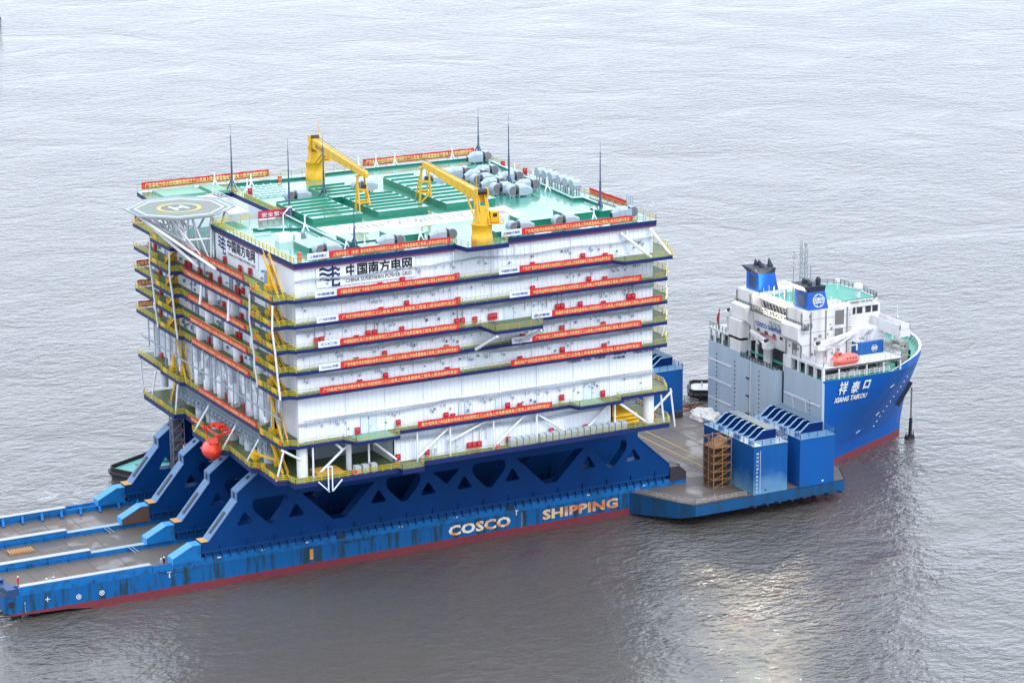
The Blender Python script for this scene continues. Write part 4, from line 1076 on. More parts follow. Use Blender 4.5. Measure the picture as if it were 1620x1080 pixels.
# columns, braces at the open bottom storey
mb = M()
for x in (51, 60.4, 124.9):
    mb.bar((x, YN+.2, LV[7]), (x, YN+.2, LV[6]), 1.05 if x != 60.4 else .55, n=18, smooth=True)
for y in (-25, -10, 5, 20, 35): mb.bar((51.4, y, LV[7]), (51.4, y, LV[6]), .9, n=14, smooth=True)
for x in (60, 124.9): mb.bar((x, -24, LV[7]), (x, -24, LV[6]), .9, n=14, smooth=True)
mb.build('column', TUBE, plat)
def brace(pts, r):
    mb = M(); mb.bar(pts[0], pts[1], r, n=8, smooth=True); mb.build('brace', TUBE, plat)
for x in (52.5, 63.8, 73.8, 80.7, 89.9, 99.2, 116.4): brace(((x, -38.4, LV[7]-.3), (x, -38.4, LV[6]-.6)), .2)
for a, c in (((52.9, -38.4, LV[7]), (58.6, -38.2, 28.6)), ((58.6, -38.2, 28.6), (57.2, -38, 30)), ((58.6, -38.2, 28.6), (62, -37.6, 30.1)), ((63.9, -38.4, 30), (69.4, -38.4, 25.2)), ((74, -38, LV[7]+.5), (81, -38, 30)), ((89, -38, 30), (80.9, -38, 27)), ((90.2, -38, LV[7]+.3), (97, -38, 30)),
             ((99.3, -38, 29.8), (105.5, -38, 25.6)), ((109, -38, LV[7]), (116, -38, 30)), ((116.7, -38.2, 30), (123.5, -38.2, 24.8)), ((46.5, -38, 30.2), (51, -37.4, 27.3)), ((125.6, -37.5, 26.6), (129.6, -37.8, 30.1))): brace((a, c), .24)
for a, c in (((127.6, -38.2, LV[7]), (126.8, -38.3, LV[6]-.6)), ((131.4, -36, LV[7]-2), (130.2, -36.3, LV[6]-.6)), ((45.6, -37.2, LV[7]), (46.9, -38, LV[6]-.6)), ((45.2, -24, LV[7]+.3), (49, -24, 30.3)), ((44.6, -13.5, LV[7]+.1), (49.4, -12, 30.2)), ((44.3, .5, LV[7]), (48.9, 1.4, 30.2)),
             ((45.7, 14, LV[7]), (46.5, 14.2, 30.2)), ((45.8, 27.5, LV[7]), (46.5, 26.3, 30.2)), ((48, 38.5, LV[7]), (47.7, 38.6, 30.2))): brace((a, c), .19)
# struts between the walkway bays of the left face and right end
BX = {1: 45.5, 2: 45.3, 3: 45.8, 4: 46.1, 5: 46.5, 6: 46.6}
for y in (-38, -27.4, 13.3, 24.1):
    for a, c in ((1, 2), (2, 3), (3, 4), (4, 5)):
        brace(((BX[a], y, LV[a]-.6), (BX[c], y, LV[c]-.5)), .2)
for y in (-32.5, 18): brace(((48.6, y, LV[5]), (48.6, y, LV[6]+1)), .3)
for a, c in ((1, 2), (2, 3), (3, 4), (4, 5)): brace(((131, -33.6, LV[a]), (131-.3*(c-1), -33.6, LV[c])), .13)
for a, c in (((118.2, -37.4, 62.9), (123.2, -40.6, 58.2)), ((124.6, -37.6, 63.2), (127.3, -40.8, 58.4)), ((88, -44, 47.8), (86, -39, 44.4)), ((97.4, -43.8, 47.8), (95.4, -39, 44.6)), ((47.6, 2, 52.9), (46.9, 1.5, 49.2)), ((47.6, -12, 52.9), (46.9, -12.8, 49))): brace((a, c), .3)
for x in (62.2, 82.3, 95.4, 119.6): brace(((x, YN-.5, 64), (x, YN-.5, 61)), .14)
# walkways
def plan(l):
    xb = BX.get(l, 45.6); P_ = []
    if l == 7:
        return [(45.6, -37.4), (47.6, -38), (47.8, -40.9), (68.9, -40.9), (68.9, -42.2), (73.4, -42.2), (74, -39.2), (128.3, -39.2), (129.6, -36), (129.6, -24), (127, -24), (127, 33), (46.2, 32.4), (45.4, 31), (45.2, 13.6), (47.4, 13.2), (46.9, 2.2), (44.2, 1.2), (44.2, -14.2), (45.4, -15.2), (44.9, -23), (44.6, -27.6), (45.8, -28.4)]
    P_ += [(xb, -38.1), (48.2, -38.1), (49.4, -38.95)]
    if l == 3: P_ += [(87.0, -38.95), (87.5, -44.2), (97.6, -44.2), (98.8, -38.95)]
    if l == 6: P_ += [(58.4, -38.95), (59.8, -41.8), (68.7, -41.8), (69, -38.95), (106.2, -38.95), (107.2, -41), (116.4, -41), (116.6, -38.95)]
    if l == 1: P_ += [(115.6, -38.95), (117, -41.2), (127.6, -41.2)]
    else: P_ += [(127.8, -38.95)]
    P_ += [(128.8, -36.6), (130.6 if l < 6 else 129.8, -34.2), (130.6 if l < 6 else 129.8, -25), (128.4, -24.2), (128.4, 38.9), (47.4, 38.9), (47.2, 24.4), (xb, 24.1), (xb, 13.2), (47.4, 12.6), (47.4, -26.6), (xb, -27.4)]
    return P_
fl_mats = [NAVY, WALKG]
for l in range(1, 8):
    z = LV[l]; pl = plan(l)
    if l != 7:
        mb = M(); mb.prism(pl, z-.62, z+.02, 0, 1, 0)
    else:
        mb = M(); mb.prism(pl, z-.9, z+.02, 0, 1, 0)
    wk = mb.build('walkway', fl_mats, plat)
    mb = M(); n = len(pl)
    for i in range(n):
        a, c = pl[i], pl[(i+1) % n]
        if (a[1] > 36 and c[1] > 36) or (a[1] > 30 and a[0] > 100) or (c[1] > 30 and c[0] > 100): continue
        near = a[1] < -37.5 and c[1] < -37.5 and a[0] > 49
        mb.rail([a, c], z, m=1 if near else 0, r=.035 if near else .045, post=2.6 if near else 1.8)
    # toe board line
    mb.build('railing', [RAILY, RAILG], wk)
    mb = M()
    for (x, y, ux, uy, wd) in ((xb_, -36.2, 0, 1, 2.2) for xb_ in (BX.get(l, 45.6)+.03,)): mb.box(x-.06, x+.04, y, y+wd, z+.25, z+1.05); mb.box(x-.06, x+.04, 20.5, 22.5, z+.25, z+1.05)
    mb.box(X0-4, X0-3.7, -29.5, -27.9, z+.1, z+1.05)
    mb.build('gate_panel', YEL, wk)
    mb = M(); mb.box(BX.get(l, 45.6)-.08, BX.get(l, 45.6)+.0, -37.9, -37.1, z+.2, z+1.0); mb.box(BX.get(l, 45.6)-.08, BX.get(l, 45.6), -29.4, -28.2, z+.2, z+1.0); mb.build('warning_panel', mat('warning_orange', (.7, .12, .03), .5), wk)
# level 7 floor colour bits and inner deck
mb = M()
for x0, x1 in ((60.5, 68), (107.5, 113)): mb.box(x0, x1, -41.6 if x0 < 100 else -40.9, -37.4, LV[6]+.03, LV[6]+.06)
mb.build('deck_plate', mat('mint_plate', (.16, .36, .26), .4), plat)
# stairs and yellow posts in the left bays
def stair(x, ya, za, yb, zb, wd=1.0):
    mb = M()
    for dx in (-wd/2, wd/2):
        mb.beam((x+dx, ya, za), (x+dx, yb, zb), .14, .42)
        mb.path([(x+dx, ya, za+1), (x+dx, yb, zb+1)], .06)
    o = mb.build('stair', YEL, plat)
    mb = M(); n = max(4, int(abs(za-zb)/.3))
    for i in range(n):
        t = (i+.5)/n; y = lerp(ya, yb, t); z = lerp(za, zb, t); mb.box(x-wd/2, x+wd/2, y-.16, y+.16, z-.05, z)
    mb.build('tread', mat('tread_dark', (.05, .05, .055), .6), o)
tops = {0: RZ+.3, 1: LV[1], 2: LV[2], 3: LV[3], 4: LV[4], 5: LV[5], 6: LV[6], 7: LV[7]}
for a in range(0, 7):
    if a != 0: stair(48.0, 14.6 if a < 5 else 17.5, tops[a], 21.5 if a != 5 else 12, tops[a+1])
    stair(48.0, -29.4, tops[a], -36.2, tops[a+1])
mb = M()
for l in range(1, 7):
    z = LV[l]; h = (LV[l-1] if l > 1 else 63.4)-z
    for y in (-28.4, 22.9):
        if l == 1 and y > 0: continue
        mb.box(48.9, 49.7, y-.5, y+.5, z, z+(h-.7 if l != 6 else 3.4)); mb.box(48.4, 50.2, y-1, y+1, z, z+.9)
for y in (-28.4, 18.5): mb.box(49, 49.8, y-.5, y+.5, LV[6], LV[5]-.6) 
mb.box(49, 49.8, -29, -28, LV[7], LV[6]-.6); mb.build('ladder_tower', YEL, plat)

# roof
mb = M()
roofpl = [(X0-.4, -37.75), (82.6, -37.75), (83.4, -41.4), (92, -41.4), (93, -37.75), (X1+.4, -37.75), (X1+.8, 38.4), (48.4, 38.4), (47.6, 28.4), (65, 28.2), (65, 1.0), (X0-.6, 1.8)]
mb.prism(roofpl, 63.82, RZ, 0, 1, 0)
roof = mb.build('roof_deck', [NAVY, DECKG], plat)
mb = M(); mb.box(X0-.4, 82.6, -37.72, -37.6, 63.45, 63.81); mb.box(93, X1+.3, -37.72, -37.6, 63.45, 63.81); mb.box(X0-.46, X0-.34, -37.7, 1.6, 63.45, 63.81); mb.build('roof_trim', PINKTRIM, roof)
mb = M(); mb.rail([(X0-.3, -37.65), (82.5, -37.65), (83.5, -41.3), (91.9, -41.3), (92.9, -37.65), (X1+.3, -37.65)], RZ, m=1, r=.035, post=2.4)
mb.rail([(X1+.3, -37.65), (X1+.6, 38.3), (48.5, 38.3)], RZ, m=1, r=.035, post=2.4); mb.rail([(X0-.3, -37.6), (X0-.3, 1.7)], RZ, r=.06, post=1.8); mb.rail([(X0, 1.8), (65, 1.1), (65, 28)], RZ, r=.05, post=1.8)
mb.build('railing', [RAILY, RAILG], roof)
# coamings / gutters on the roof
mb = M()
def coam(pts, h=.45):
    for a, c in zip(pts[:-1], pts[1:]): mb.beam((a[0], a[1], RZ+h/2), (c[0], c[1], RZ+h/2), .22, h)
coam([(65.1, 0), (63.9, -31), (62.8, -36)]); coam([(57, -34), (65, -33)]); coam([(125.2, 30), (121.3, -13.8), (123.4, -14.2), (123, -27)]); coam([(68, 34.4), (84, 33.6), (88, 35.2), (103, 35.4), (121.5, 35.2), (125, 31)]); coam([(54.5, -8), (62.8, -12)]); coam([(66, 1), (66, 24)])
mb.build('coaming', mat('coaming_green', (.01, .13, .10), .35), roof)
mb = M()
for pts in ([(124.6, 30), (120.8, -13.6), (122.9, -14), (122.5, -27)], [(64.6, 0), (63.4, -31)]): mb.path([(a, c, RZ+.62) for a, c in pts], .16, n=6)
for k in range(5):
    y = 20.5+k*2.4; mb.path([(67.5, y, RZ+.3), (75+k*.4, y, RZ+.3)], .14); 
    for i in range(5): mb.bar((68+i*1.6, y-.3, RZ+.15), (68+i*1.6, y+.3, RZ+.5), .13)
mb.path([(55.3, -5, RZ+.35), (55.3, -9, RZ+.35), (57, -9, RZ+.35)], .12); mb.path([(53, -12, RZ+.3), (56.5, -12, RZ+.3)], .12)
mb.build('roof_pipe', mat('pipe_mint', (.42, .60, .58), .4), roof)
mb = M()
for x0, y0, x1, y1 in ((118, 20, 117, -12), (100, -12.5, 119, -16)): mb.beam((x0, y0, RZ+.01), (x1, y1, RZ+.01), .35, .02)
mb.build('deck_stripe', mat('stripe_yellow_green', (.22, .42, .16), .3), roof)
# hatches: stepped louvre covers and plain covers
def hatch(x0, x1, y0, y1, h=1.25, slats=0):
    mb = M(); mb.box(x0, x1, y0, y1, RZ, RZ+h); o = mb.build('roof_hatch', HATCHG, roof)
    mb = M(); mb.box(x0-.15, x1+.15, y0-.15, y1+.15, RZ+h, RZ+h+.12)
    mb.build('hatch_lid', DECKG, o)
    if slats:
        mb = M()
        for k in range(slats):
            y = lerp(y0, y1, (k+.9)/slats); xx0 = x0; xx1 = x1
            mb.box(xx0, xx1, y-.12, y+.0, RZ+h+.12, RZ+h+.36)
        mb.build('hatch_slat', HATCHG, o)
hatch(66.2, 76.6, -9.6, 8.2, 1.3, 6); hatch(79.9, 90.6, -10, 6.4, 1.3, 6); hatch(78, 85.9, 7.4, 19.3, 1.2, 4); hatch(95.6, 102.4, 7.2, 21.2, 1.2, 4); hatch(94.9, 105.6, -9.6, 6.2, 1.3, 5)
for q in ((55.5, 61.7, -32.2, -25), (64.4, 69.6, -31.6, -24.6), (73.1, 79.6, -31, -25), (100.9, 107.3, -31.2, -24.8), (110.5, 116.3, -30, -24.5), (91.6, 95, -37, -33.6), (117.8, 121.5, -30.2, -26.2), (64.2, 68, -36.2, -33.6)): hatch(*q, h=1.15)
# white lettered panel on the roof
mb = M(); mb.box(66, 106.4, -20, -9.6 if False else -11.6, RZ+.01, RZ+.05); o = mb.build('roof_sign', mat('sign_white', (.86, .87, .88), .3), roof)
mb = M()
write(mb, '中国南方电网', (97.0, -13.4, RZ+.05), (-1, 0, 0), (0, -1, 0), width=27, height=3.9, bold=.0); write(mb, 'CHINA SOUTHERN POWER GRID', (97, -12.2, RZ+.05), (-1, 0, 0), (0, -1, 0), width=27, height=.75) if False else None
write(mb, 'CHINA SOUTHERN POWER GRID', (97.0, -18.1, RZ+.05), (-1, 0, 0), (0, -1, 0), width=27, height=.9)
def grid_logo(mb, o, u, v, s, lift=.05):
    """the power company's mark: waved bars crossing an upright"""
    def wave(x0, x1, y, t):
        top = [(x0+(x1-x0)*i/8, y+t+.05*math.sin(i/8*6.28)) for i in range(9)]; bot = [(x0+(x1-x0)*i/8, y+.05*math.sin(i/8*6.28)) for i in range(9)]
        flat(mb, [(a*s, b_*s) for a, b_ in bot+top[::-1]], o, u, v, lift=lift)
    for y in (.74, .52, .31): wave(0, .6, y, .125)
    for y in (.72, .49): wave(.7, 1.0, y, .125)
    def rc(a, b_, c, d): flat(mb, [(a*s, c*s), (b_*s, c*s), (b_*s, d*s), (a*s, d*s)], o, u, v, lift=lift)
    rc(.6, .7, .3, 1.0); rc(.6, .7, 0, .22); rc(.7, 1.0, .28, .38); rc(.7, 1.0, 0, .1); rc(.6, .7, .22, .3); rc(.92, 1.0, .1, .17)
grid_logo(mb, (104.6, -13.4, RZ+.05), (-1, 0, 0), (0, -1, 0), 5.0)
mb.build('lettering', mat('sign_blue', (.20, .22, .36), .5), o)
# company name on near wall and on left wall
mb = M(); n_ = mat('lettering_plate', (.82, .84, .88), .42); mb.box(54.6, 74.6, YN-.24, YN-.2, 59.5, 63.4); plate = mb.build('sign_plate', n_, plat)
mb = M(); grid_logo(mb, (55.2, YN-.24, 59.5), (1, 0, 0), (0, 0, 1), 4.1); mb.build('emblem', NAVYTXT, plate)
mb = M(); write(mb, '中国南方电网', (60.6, YN-.24, 61.05), (1, 0, 0), (0, 0, 1), width=13.2, height=2.2, bold=.035); write(mb, 'CHINA SOUTHERN POWER GRID', (60.4, YN-.24, 59.9), (1, 0, 0), (0, 0, 1), width=13.4, height=.72, bold=.015); mb.build('lettering', DARKTXT, plate)
mb = M(); mb.box(X0-.28, X0-.1, -20.5, -.6, 59.9, 63.2); plate = mb.build('sign_plate', n_, plat)
mb = M(); grid_logo(mb, (X0-.28, -1.2, 59.8), (0, -1, 0), (0, 0, 1), 3.6); mb.build('emblem', NAVYTXT, plate)
mb = M(); write(mb, '中国南方电网', (X0-.28, -5.6, 61.15), (0, -1, 0), (0, 0, 1), width=13.6, height=2.1, bold=.035); write(mb, 'CHINA SOUTHERN POWER GRID', (X0-.28, -5.6, 60.1), (0, -1, 0), (0, 0, 1), width=13.8, height=.6, bold=.015); mb.build('lettering', DARKTXT, plate)
# sponsors' names low on the near wall, right half
mb = M()
for x, s_, wd in ((106.6, '中国能建广东院', 5.0), (111.6, '广东能源', 3.4), (121.2, '中国电力科学研究院', 6.0)): write(mb, s_, (x, YN-.3, 38.6), (1, 0, 0), (0, 0, 1), width=wd, height=.72, bold=.02)
write(mb, 'CEDC', (116.6, YN-.3, 38.9), (1, 0, 0), (0, 0, 1), width=3, height=.8, bold=.04); write(mb, '中能建', (116.7, YN-.3, 38.1), (1, 0, 0), (0, 0, 1), width=2.6, height=.5, bold=.02)
mb.build('lettering', NAVYTXT, plat)
# doors
for x, z, wd, h in ((64.4, LV[6], 3.2, 3.4), (84.4, LV[6], 2.4, 3.2), (111.9, LV[6], 3.6, 3.6), (92.2, LV[6], 2.4, 3), (82.4, LV[7], 3.4, 2.8), (95, LV[3], 4.0, 3.4), (68, LV[3], 2.6, 2.9), (77.9, LV[7], 1.2, 1.6)):
    mb = M(); mb.box(x-wd/2, x+wd/2, YN-.26, YN-.16, z+.05, z+h); o = mb.build('door', mat('door_grey', (.62, .68, .73), .45), plat)
    mb = M(); mb.box(x-.04, x+.04, YN-.30, YN-.26, z+.05, z+h); mb.bar((x+.3, YN-.34, z+1.1), (x+.3, YN-.34, z+1.5), .04); mb.build('handle', GREY, o)
# small vents and fittings dotted over the near wall
mb = M()
for i in range(60):
    x = random.uniform(53, 124); l = random.choice((1, 2, 3, 4, 5, 6, 6)); z = LV[l]+random.uniform(1.2, 3.0); s_ = random.uniform(.07, .17)
    if l == 1 and x < 76: continue
    mb.box(x-s_, x+s_, YN-.45, YN-.15, z-s_, z+s_*1.6)
for x, l in ((54, 3), (56, 3), (64.3, 3), (66, 3), (83.1, 3), (84.2, 3), (104.4, 3), (105.4, 3), (120, 3), (121, 3), (97.4, 3), (102, 3)): mb.bar((x, YN-.3, LV[l]+1.4), (x, YN-.3, LV[l]+4.0), .05)
mb.build('fitting', mat('fitting_dark', (.16, .19, .23), .5), plat)

# helideck
hd = M(); HC = (46.8, 10.6); HZ = 66.6
def octa(r, sx=1.0): return [(HC[0]+r*math.cos(R(22.5+45*i)), HC[1]+r*math.sin(R(22.5+45*i))) for i in range(8)]
hd.prism(octa(9.6), HZ-.35, HZ, 0, 0, 1); hel = hd.build('helideck', [ALU, LGREY], plat)
mb = M(); o_, i_ = octa(10.7), octa(9.6)
for k in range(8):
    a, b_, c, d = o_[k], o_[(k+1) % 8], i_[(k+1) % 8], i_[k]
    mb.add([(a[0], a[1], HZ+.1), (b_[0], b_[1], HZ+.1), (c[0], c[1], HZ-.2), (d[0], d[1], HZ-.2)], [(0, 1, 2, 3)])
    mb.beam((a[0], a[1], HZ+.1), (b_[0], b_[1], HZ+.1), .22, .3)
mb.build('safety_net', mat('net_white', (.34, .39, .41), .5), hel)
mb = M(); ring(mb, HC, 3.6, 4.35, (0, 0, HZ), (1, 0, 0), (0, 1, 0)); mb.build('yellow_circle', mat('heli_yellow', (.58, .40, .06), .5), hel)
mb = M(); pts = [(HC[0]+3.6*math.cos(R(a)), HC[1]+3.6*math.sin(R(a))) for a in range(0, 360, 12)]; flat(mb, pts, (0, 0, HZ), (1, 0, 0), (0, 1, 0), lift=.02); mb.build('landing_circle', mat('heli_grey', (.10, .13, .13), .5), hel)
mb = M(); ou, ov = Vector((math.cos(R(8)), math.sin(R(8)), 0)), Vector((-math.sin(R(8)), math.cos(R(8)), 0))
for a, b_, c, d in ((-1.5, -.9, -1.8, 1.8), (.9, 1.5, -1.8, 1.8), (-.9, .9, -.3, .3)): flat(mb, [(a, c), (b_, c), (b_, d), (a, d)], (HC[0], HC[1], HZ), ou, ov, lift=.04)
for k in range(8):
    a, b_ = octa(8.6)[k], octa(8.6)[(k+1) % 8]; mb.beam((a[0], a[1], HZ+.02), (b_[0], b_[1], HZ+.02), .3, .02)
mb.build('marking', WHTXT, hel)
mb = M(); r0 = octa(9.0)
for k, (bx, by) in ((0, (51, 16)), (1, (50.8, 20)), (2, (49, 22)), (3, (48.2, 19)), (4, (48, 12)), (5, (48, 6)), (6, (49.5, 1.5)), (7, (51, 4))):
    mb.bar((r0[k][0], r0[k][1], HZ-.4), (bx, by, LV[1]), .3 if k in (3, 4) else .22, n=8, smooth=True)
    mb.bar((r0[k][0], r0[k][1], HZ-.5), (r0[(k+1) % 8][0], r0[(k+1) % 8][1], HZ-.5), .22, n=6)
g = [(42.5, 4), (42.5, 17), (51, 4), (51, 17), (46.8, 4), (46.8, 17), (46.8, 10.6)]
for x, y in g: mb.bar((x, y, HZ-.5), (lerp(x, 49.5, .75), y+1.5, LV[1]+.2), .18, n=6); mb.bar((x, y, HZ-.5), (lerp(x, 49.5, .75), y-3, LV[1]+.2), .15, n=6)
for z, t in ((61.8, .45),):
    mb.path([(44.8, 3, z), (44.8, 18, z), (50.5, 19, z), (50.5, 2, z)], .2, n=6, closed=True)
for y in range(3, 19, 3): mb.bar((44.8, y, 61.8), (43.4, y+1.5, HZ-.5), .13); mb.bar((44.8, y, 61.8), (46.5, y+1.5, HZ-.5), .13); mb.bar((44.8, y, 61.8), (48.4, y+1.5, LV[1]), .13)
for x in (40, 43, 46, 49, 52): mb.bar((x, 3.0, HZ-.5), (x, 18, HZ-.5), .16)
mb.bar((38.5, 14, HZ-.4), (47.6, 3.5, 56.2), .3, n=8); mb.bar((37.6, 8, HZ-.4), (47.4, -6.5, 57.6), .28, n=8)
mb.build('truss', TUBE, hel)
mb = M(); mb.box(53.5, 57.6, 1.2, 20, HZ-.32, HZ-.12); mb.rail([(57.5, 1.3), (57.5, 20)], HZ-.1, r=.05); mb.beam((57, 1.5, HZ-.2), (57, 20, HZ-.2), .5, .5); mb.build('access_walkway', CREAM, hel)
# left rear roof corner: green cap, yellow fittings
mb = M(); mb.box(51, 60, 29.5, 36.5, RZ, RZ+.35); mb.box(61, 64.6, 29, 36, RZ, RZ+.5); mb.build('roof_hatch', mat('mint_plate', (.16, .36, .26), .4), roof)

# ================================================================== BANNERS
SUF = '祝贺阳江三山岛海上风电柔直输电工程海上换流站顺利发运！'
BG = 'red banners hung on the platform railings'
def banner(label, o, u, L, h, body, logo=None, Ll=4.4, group=BG, lead=.7, logolabel=None):
    """cloth banner standing on edge: o lower left corner, u reading direction"""
    o = Vector(o); u = Vector(u).normalized(); t = thing('banner', label, 'banner', o, group=group); nrm = u.cross(Vector((0, 0, 1)))
    mb = MB(o); n = max(6, int(L/1.2)); vs = []
    for i in range(n+1):
        p = o+u*L*i/n+nrm*(.05*math.sin(i*1.7))+Vector((0, 0, .05*math.sin(i*2.3+L))); vs += [p, p+Vector((0, 0, h)), p-nrm*.03, p-nrm*.03+Vector((0, 0, h))]
    fs = []
    for i in range(n):
        a = i*4; b_ = a+4; fs += [(a, b_, b_+1, a+1), (b_+2, a+2, a+3, b_+3), (a+1, b_+1, b_+3, a+3), (b_, a, a+2, b_+2)]
    mb.add(vs, fs); mb.build('cloth', BANNER, t)
    mb = MB(o); write(mb, body, o+u*lead+Vector((0, 0, h*.17)), u, (0, 0, 1), width=L-1.2, height=h*.58, bold=.006, lift=.09); mb.build('lettering', BTEXT, t)
    if logo:
        po = o-u*(Ll+.03); b2 = thing('sponsor_board', logolabel, 'sign', po, group='white sponsor boards beside the banners')
        mb = MB(po); c = [po, po+u*Ll, po+u*Ll+Vector((0, 0, h)), po+Vector((0, 0, h))]; mb.add(c+[p-nrm*.03 for p in c], [(0, 1, 2, 3), (7, 6, 5, 4), (3, 2, 6, 7), (1, 0, 4, 5), (0, 3, 7, 4), (2, 1, 5, 6)]); mb.build('board', mat('sponsor_white', (.74, .77, .84), .5), b2)
        mb = MB(po); write(mb, logo, po+u*.5+Vector((0, 0, h*.28)), u, (0, 0, 1), width=Ll-1.0, height=h*.4, bold=.015, lift=.04); mb.build('lettering', BLUETXT, b2)
names_l = [('上海振华重工（集团）股份有限公司', 57.0, 24.6, '上海振华重工'), ('中国能源建设集团广东省电力设计研究院有限公司', 57.8, 24.4, '中国能建'), ('广州打捞局', 58.0, 24.4, '广州打捞局'), ('中国船级社海工办事处', 58.2, 24.3, 'CCS'), ('广东申菱环境系统股份有限公司', 58.2, 24.4, 'Shenling 申菱'), ('广州高澜节能技术股份有限公司', 53.9, 28.7, None), ('南方电网电力科技股份有限公司', 73.7, 28.5, None)]
names_r = [('广东电网能源发展有限公司', 96.6, 23.9, '中国南方电网'), ('广东天广能源科技发展有限公司', 95.4, 20.1, '中国南方电网'), ('中远海运特种运输股份有限公司', 97.6, 24.3, '中远海运'), ('南通振华重型装备制造有限公司', 102.3, 24.2, '振华重装'), ('广东天信电力工程检测有限公司', 98.0, 23.9, '天信检测'), ('鼎和财产保险股份有限公司', 93.4, 28.6, None)]
ordn = ['roof edge', 'first walkway below the roof', 'second walkway below the roof', 'third walkway below the roof', 'fourth walkway below the roof', 'fifth walkway below the roof', 'lowest white storey']
zb = [RZ+.35, LV[1]+.05, LV[2]+.05, LV[3]+.0, LV[4]-.2, LV[5]-.05, LV[6]+.1]
for i, (nm, x, L, lg) in enumerate(names_l):
    y = -37.82 if i == 0 else -39.05
    if i == 6: lab = 'single long red lettered banner on the near edge of the lowest white storey'
    else: lab = 'left red lettered banner on the near wall, '+ordn[i]
    banner(lab, (x, y, zb[i]), (1, 0, 0), L, 1.22, nm+SUF, lg, 4.3, logolabel='white blue-lettered board beside the left banner, '+ordn[i])
for i, (nm, x, L, lg) in enumerate(names_r):
    y = -37.82 if i == 0 else -39.05
    banner('right red lettered banner on the near wall, '+ordn[i], (x, y, zb[i]), (1, 0, 0), L, 1.22, nm+SUF, lg, 4.3, logolabel='white blue-lettered board beside the right banner, '+ordn[i])
left = [('广东省电力工程监理有限公司', 9.2, 29.6), ('广州海事局南沙海事处', 10.6, 29.6), ('广东火电工程有限公司', 8.8, 29.2), ('南瑞继保电气有限公司', 8.2, 29.2), ('特变电工衡阳变压器有限公司', 7.8, 29.4), ('阳江海上风电开发有限公司', 4.8, 29.4)]
for i, (nm, y, L) in enumerate(left):
    x = 47.25
    banner('red lettered banner on the platform left face, '+ordn[i+1], (x, y, zb[i+1] if i else zb[1]), (0, -1, 0), L, 1.22, nm+SUF)
banner('short red banner on the left edge of the lowest deck above the orange lifeboat', (46.8, 8.6, LV[7]+.05), (0, -1, 0), 7.8, 1.0, '热烈祝贺换流站顺利发运')
for i, l in enumerate((1, 3, 4, 5)):
    banner('small red banner end at the far left corner, '+ordn[l], (51.5, 39.0, LV[l]+.2), (-1, 0, 0), 3.6, 1.35, '祝贺发运！')
    t = COL.objects[-1] if False else [c for c in bpy.data.objects if c.get('label') == 'small red banner end at the far left corner, '+ordn[l]][0]
    mb = MB(t.location); write(mb, '祝贺发运！', (48.1, 38.95, LV[l]+.45), (1, 0, 0), (0, 0, 1), width=3.1, height=.85, bold=.03, lift=.05); mb.build('lettering', BTEXT, t)
for x0, x1, lab in ((49.5, 77.5, 'long orange-red banner along the far roof edge left of the rear yellow crane'), (99, 125.4, 'long orange-red banner along the far roof edge right of the rear yellow crane')):
    banner(lab, (x1, 38.5, RZ+.3), (-1, 0, 0), x1-x0, 1.5, '广东省电力设计研究院'+SUF)
    # the back of the cloth shows the letters too
    t = [c for c in bpy.data.objects if c.get('label') == lab][0]
    mb = MB(t.location); write(mb, ('广东省电力设计研究院'+SUF), (x0+.7, 38.40, RZ+.55), (1, 0, 0), (0, 0, 1), width=x1-x0-1.2, height=1.0, bold=.03, lift=.05); mb.build('lettering', BTEXT, t)
banner('orange-red banner on the right roof edge behind the right-hand mast', (126.4, -25.5, RZ+.3), (0, 1, 0), 15, 1.3, '海上换流站顺利发运！')
banner('dark red banner with white lettering beside the gap next to the helideck', (59.2, .6, RZ+.2), (1, 0, 0), 6.2, 1.5, '安全第一')
t = [c for c in bpy.data.objects if c.get('label', '').startswith('dark red banner')][0]
for c in t.children: c.data.materials[0] = REDTXT if c.name.startswith('cloth') else WHTXT

# ================================================================== FANS
def fan_unit(label, loc, group):
    """ventilation fan: round bell hood, boxy casing, tapered nozzle; axis along +X"""
    t = thing('roof_fan', label, 'fan', loc, group=group)
    prof_ = [(-2.35+1.28*math.cos(R(a)), 1.5+1.28*math.sin(R(a))) for a in range(62, 299, 12)]
    mb = MB(); mb.xprism(prof_, -.95, .95, 'Y'); mb.build('hood', LGREY, t)
    mb = MB(); mb.xprism([(-2.35+1.1*math.cos(R(a)), 1.5+1.1*math.sin(R(a))) for a in range(62, 299, 12)], -.99, .99, 'Y'); mb.build('hood_mesh', FANIN, t)
    mb = MB(); mb.lathe((-1.8, 0, 1.5), [(.85, 0), (.85, .8)], 16, axis='X'); mb.build('gap_collar', DARK, t)  # dark colour stands for the shade in the gap between hood and casing
    mb = MB(); oc = [(-1.15, .35), (1.15, .35), (1.15, 2.2), (.7, 2.75), (-.7, 2.75), (-1.15, 2.2)]; mb.xprism(oc, -1.0, 1.0, 'X'); mb.build('casing', LGREY, t)
    mb = MB(); n = 6; a = [(1.0, y*.93, z) for y, z in oc]; c = [(2.7, y*.5, .55+(z-.35)*.5) for y, z in oc]
    mb.add(a+c, [(i, (i+1) % n, n+(i+1) % n, n+i) for i in range(n)]); mb.add(c, [tuple(range(n))], 1); mb.build('nozzle', [LGREY, DARK], t)
    mb = MB()
    for x in (-.9, 1.1):
        for y in (-.9, .9): mb.bar((x, y, 0), (x, y, .5), .1)
    mb.bar((-3.3, -.9, 0), (-3.3, -.9, .5), .1); mb.bar((-3.3, .9, 0), (-3.3, .9, .5), .1); mb.box(-1.2, 1.4, -1.1, 1.1, .3, .4)
    mb.build('leg', GREY, t)
    return t
FG = 'grey roof ventilation fans'
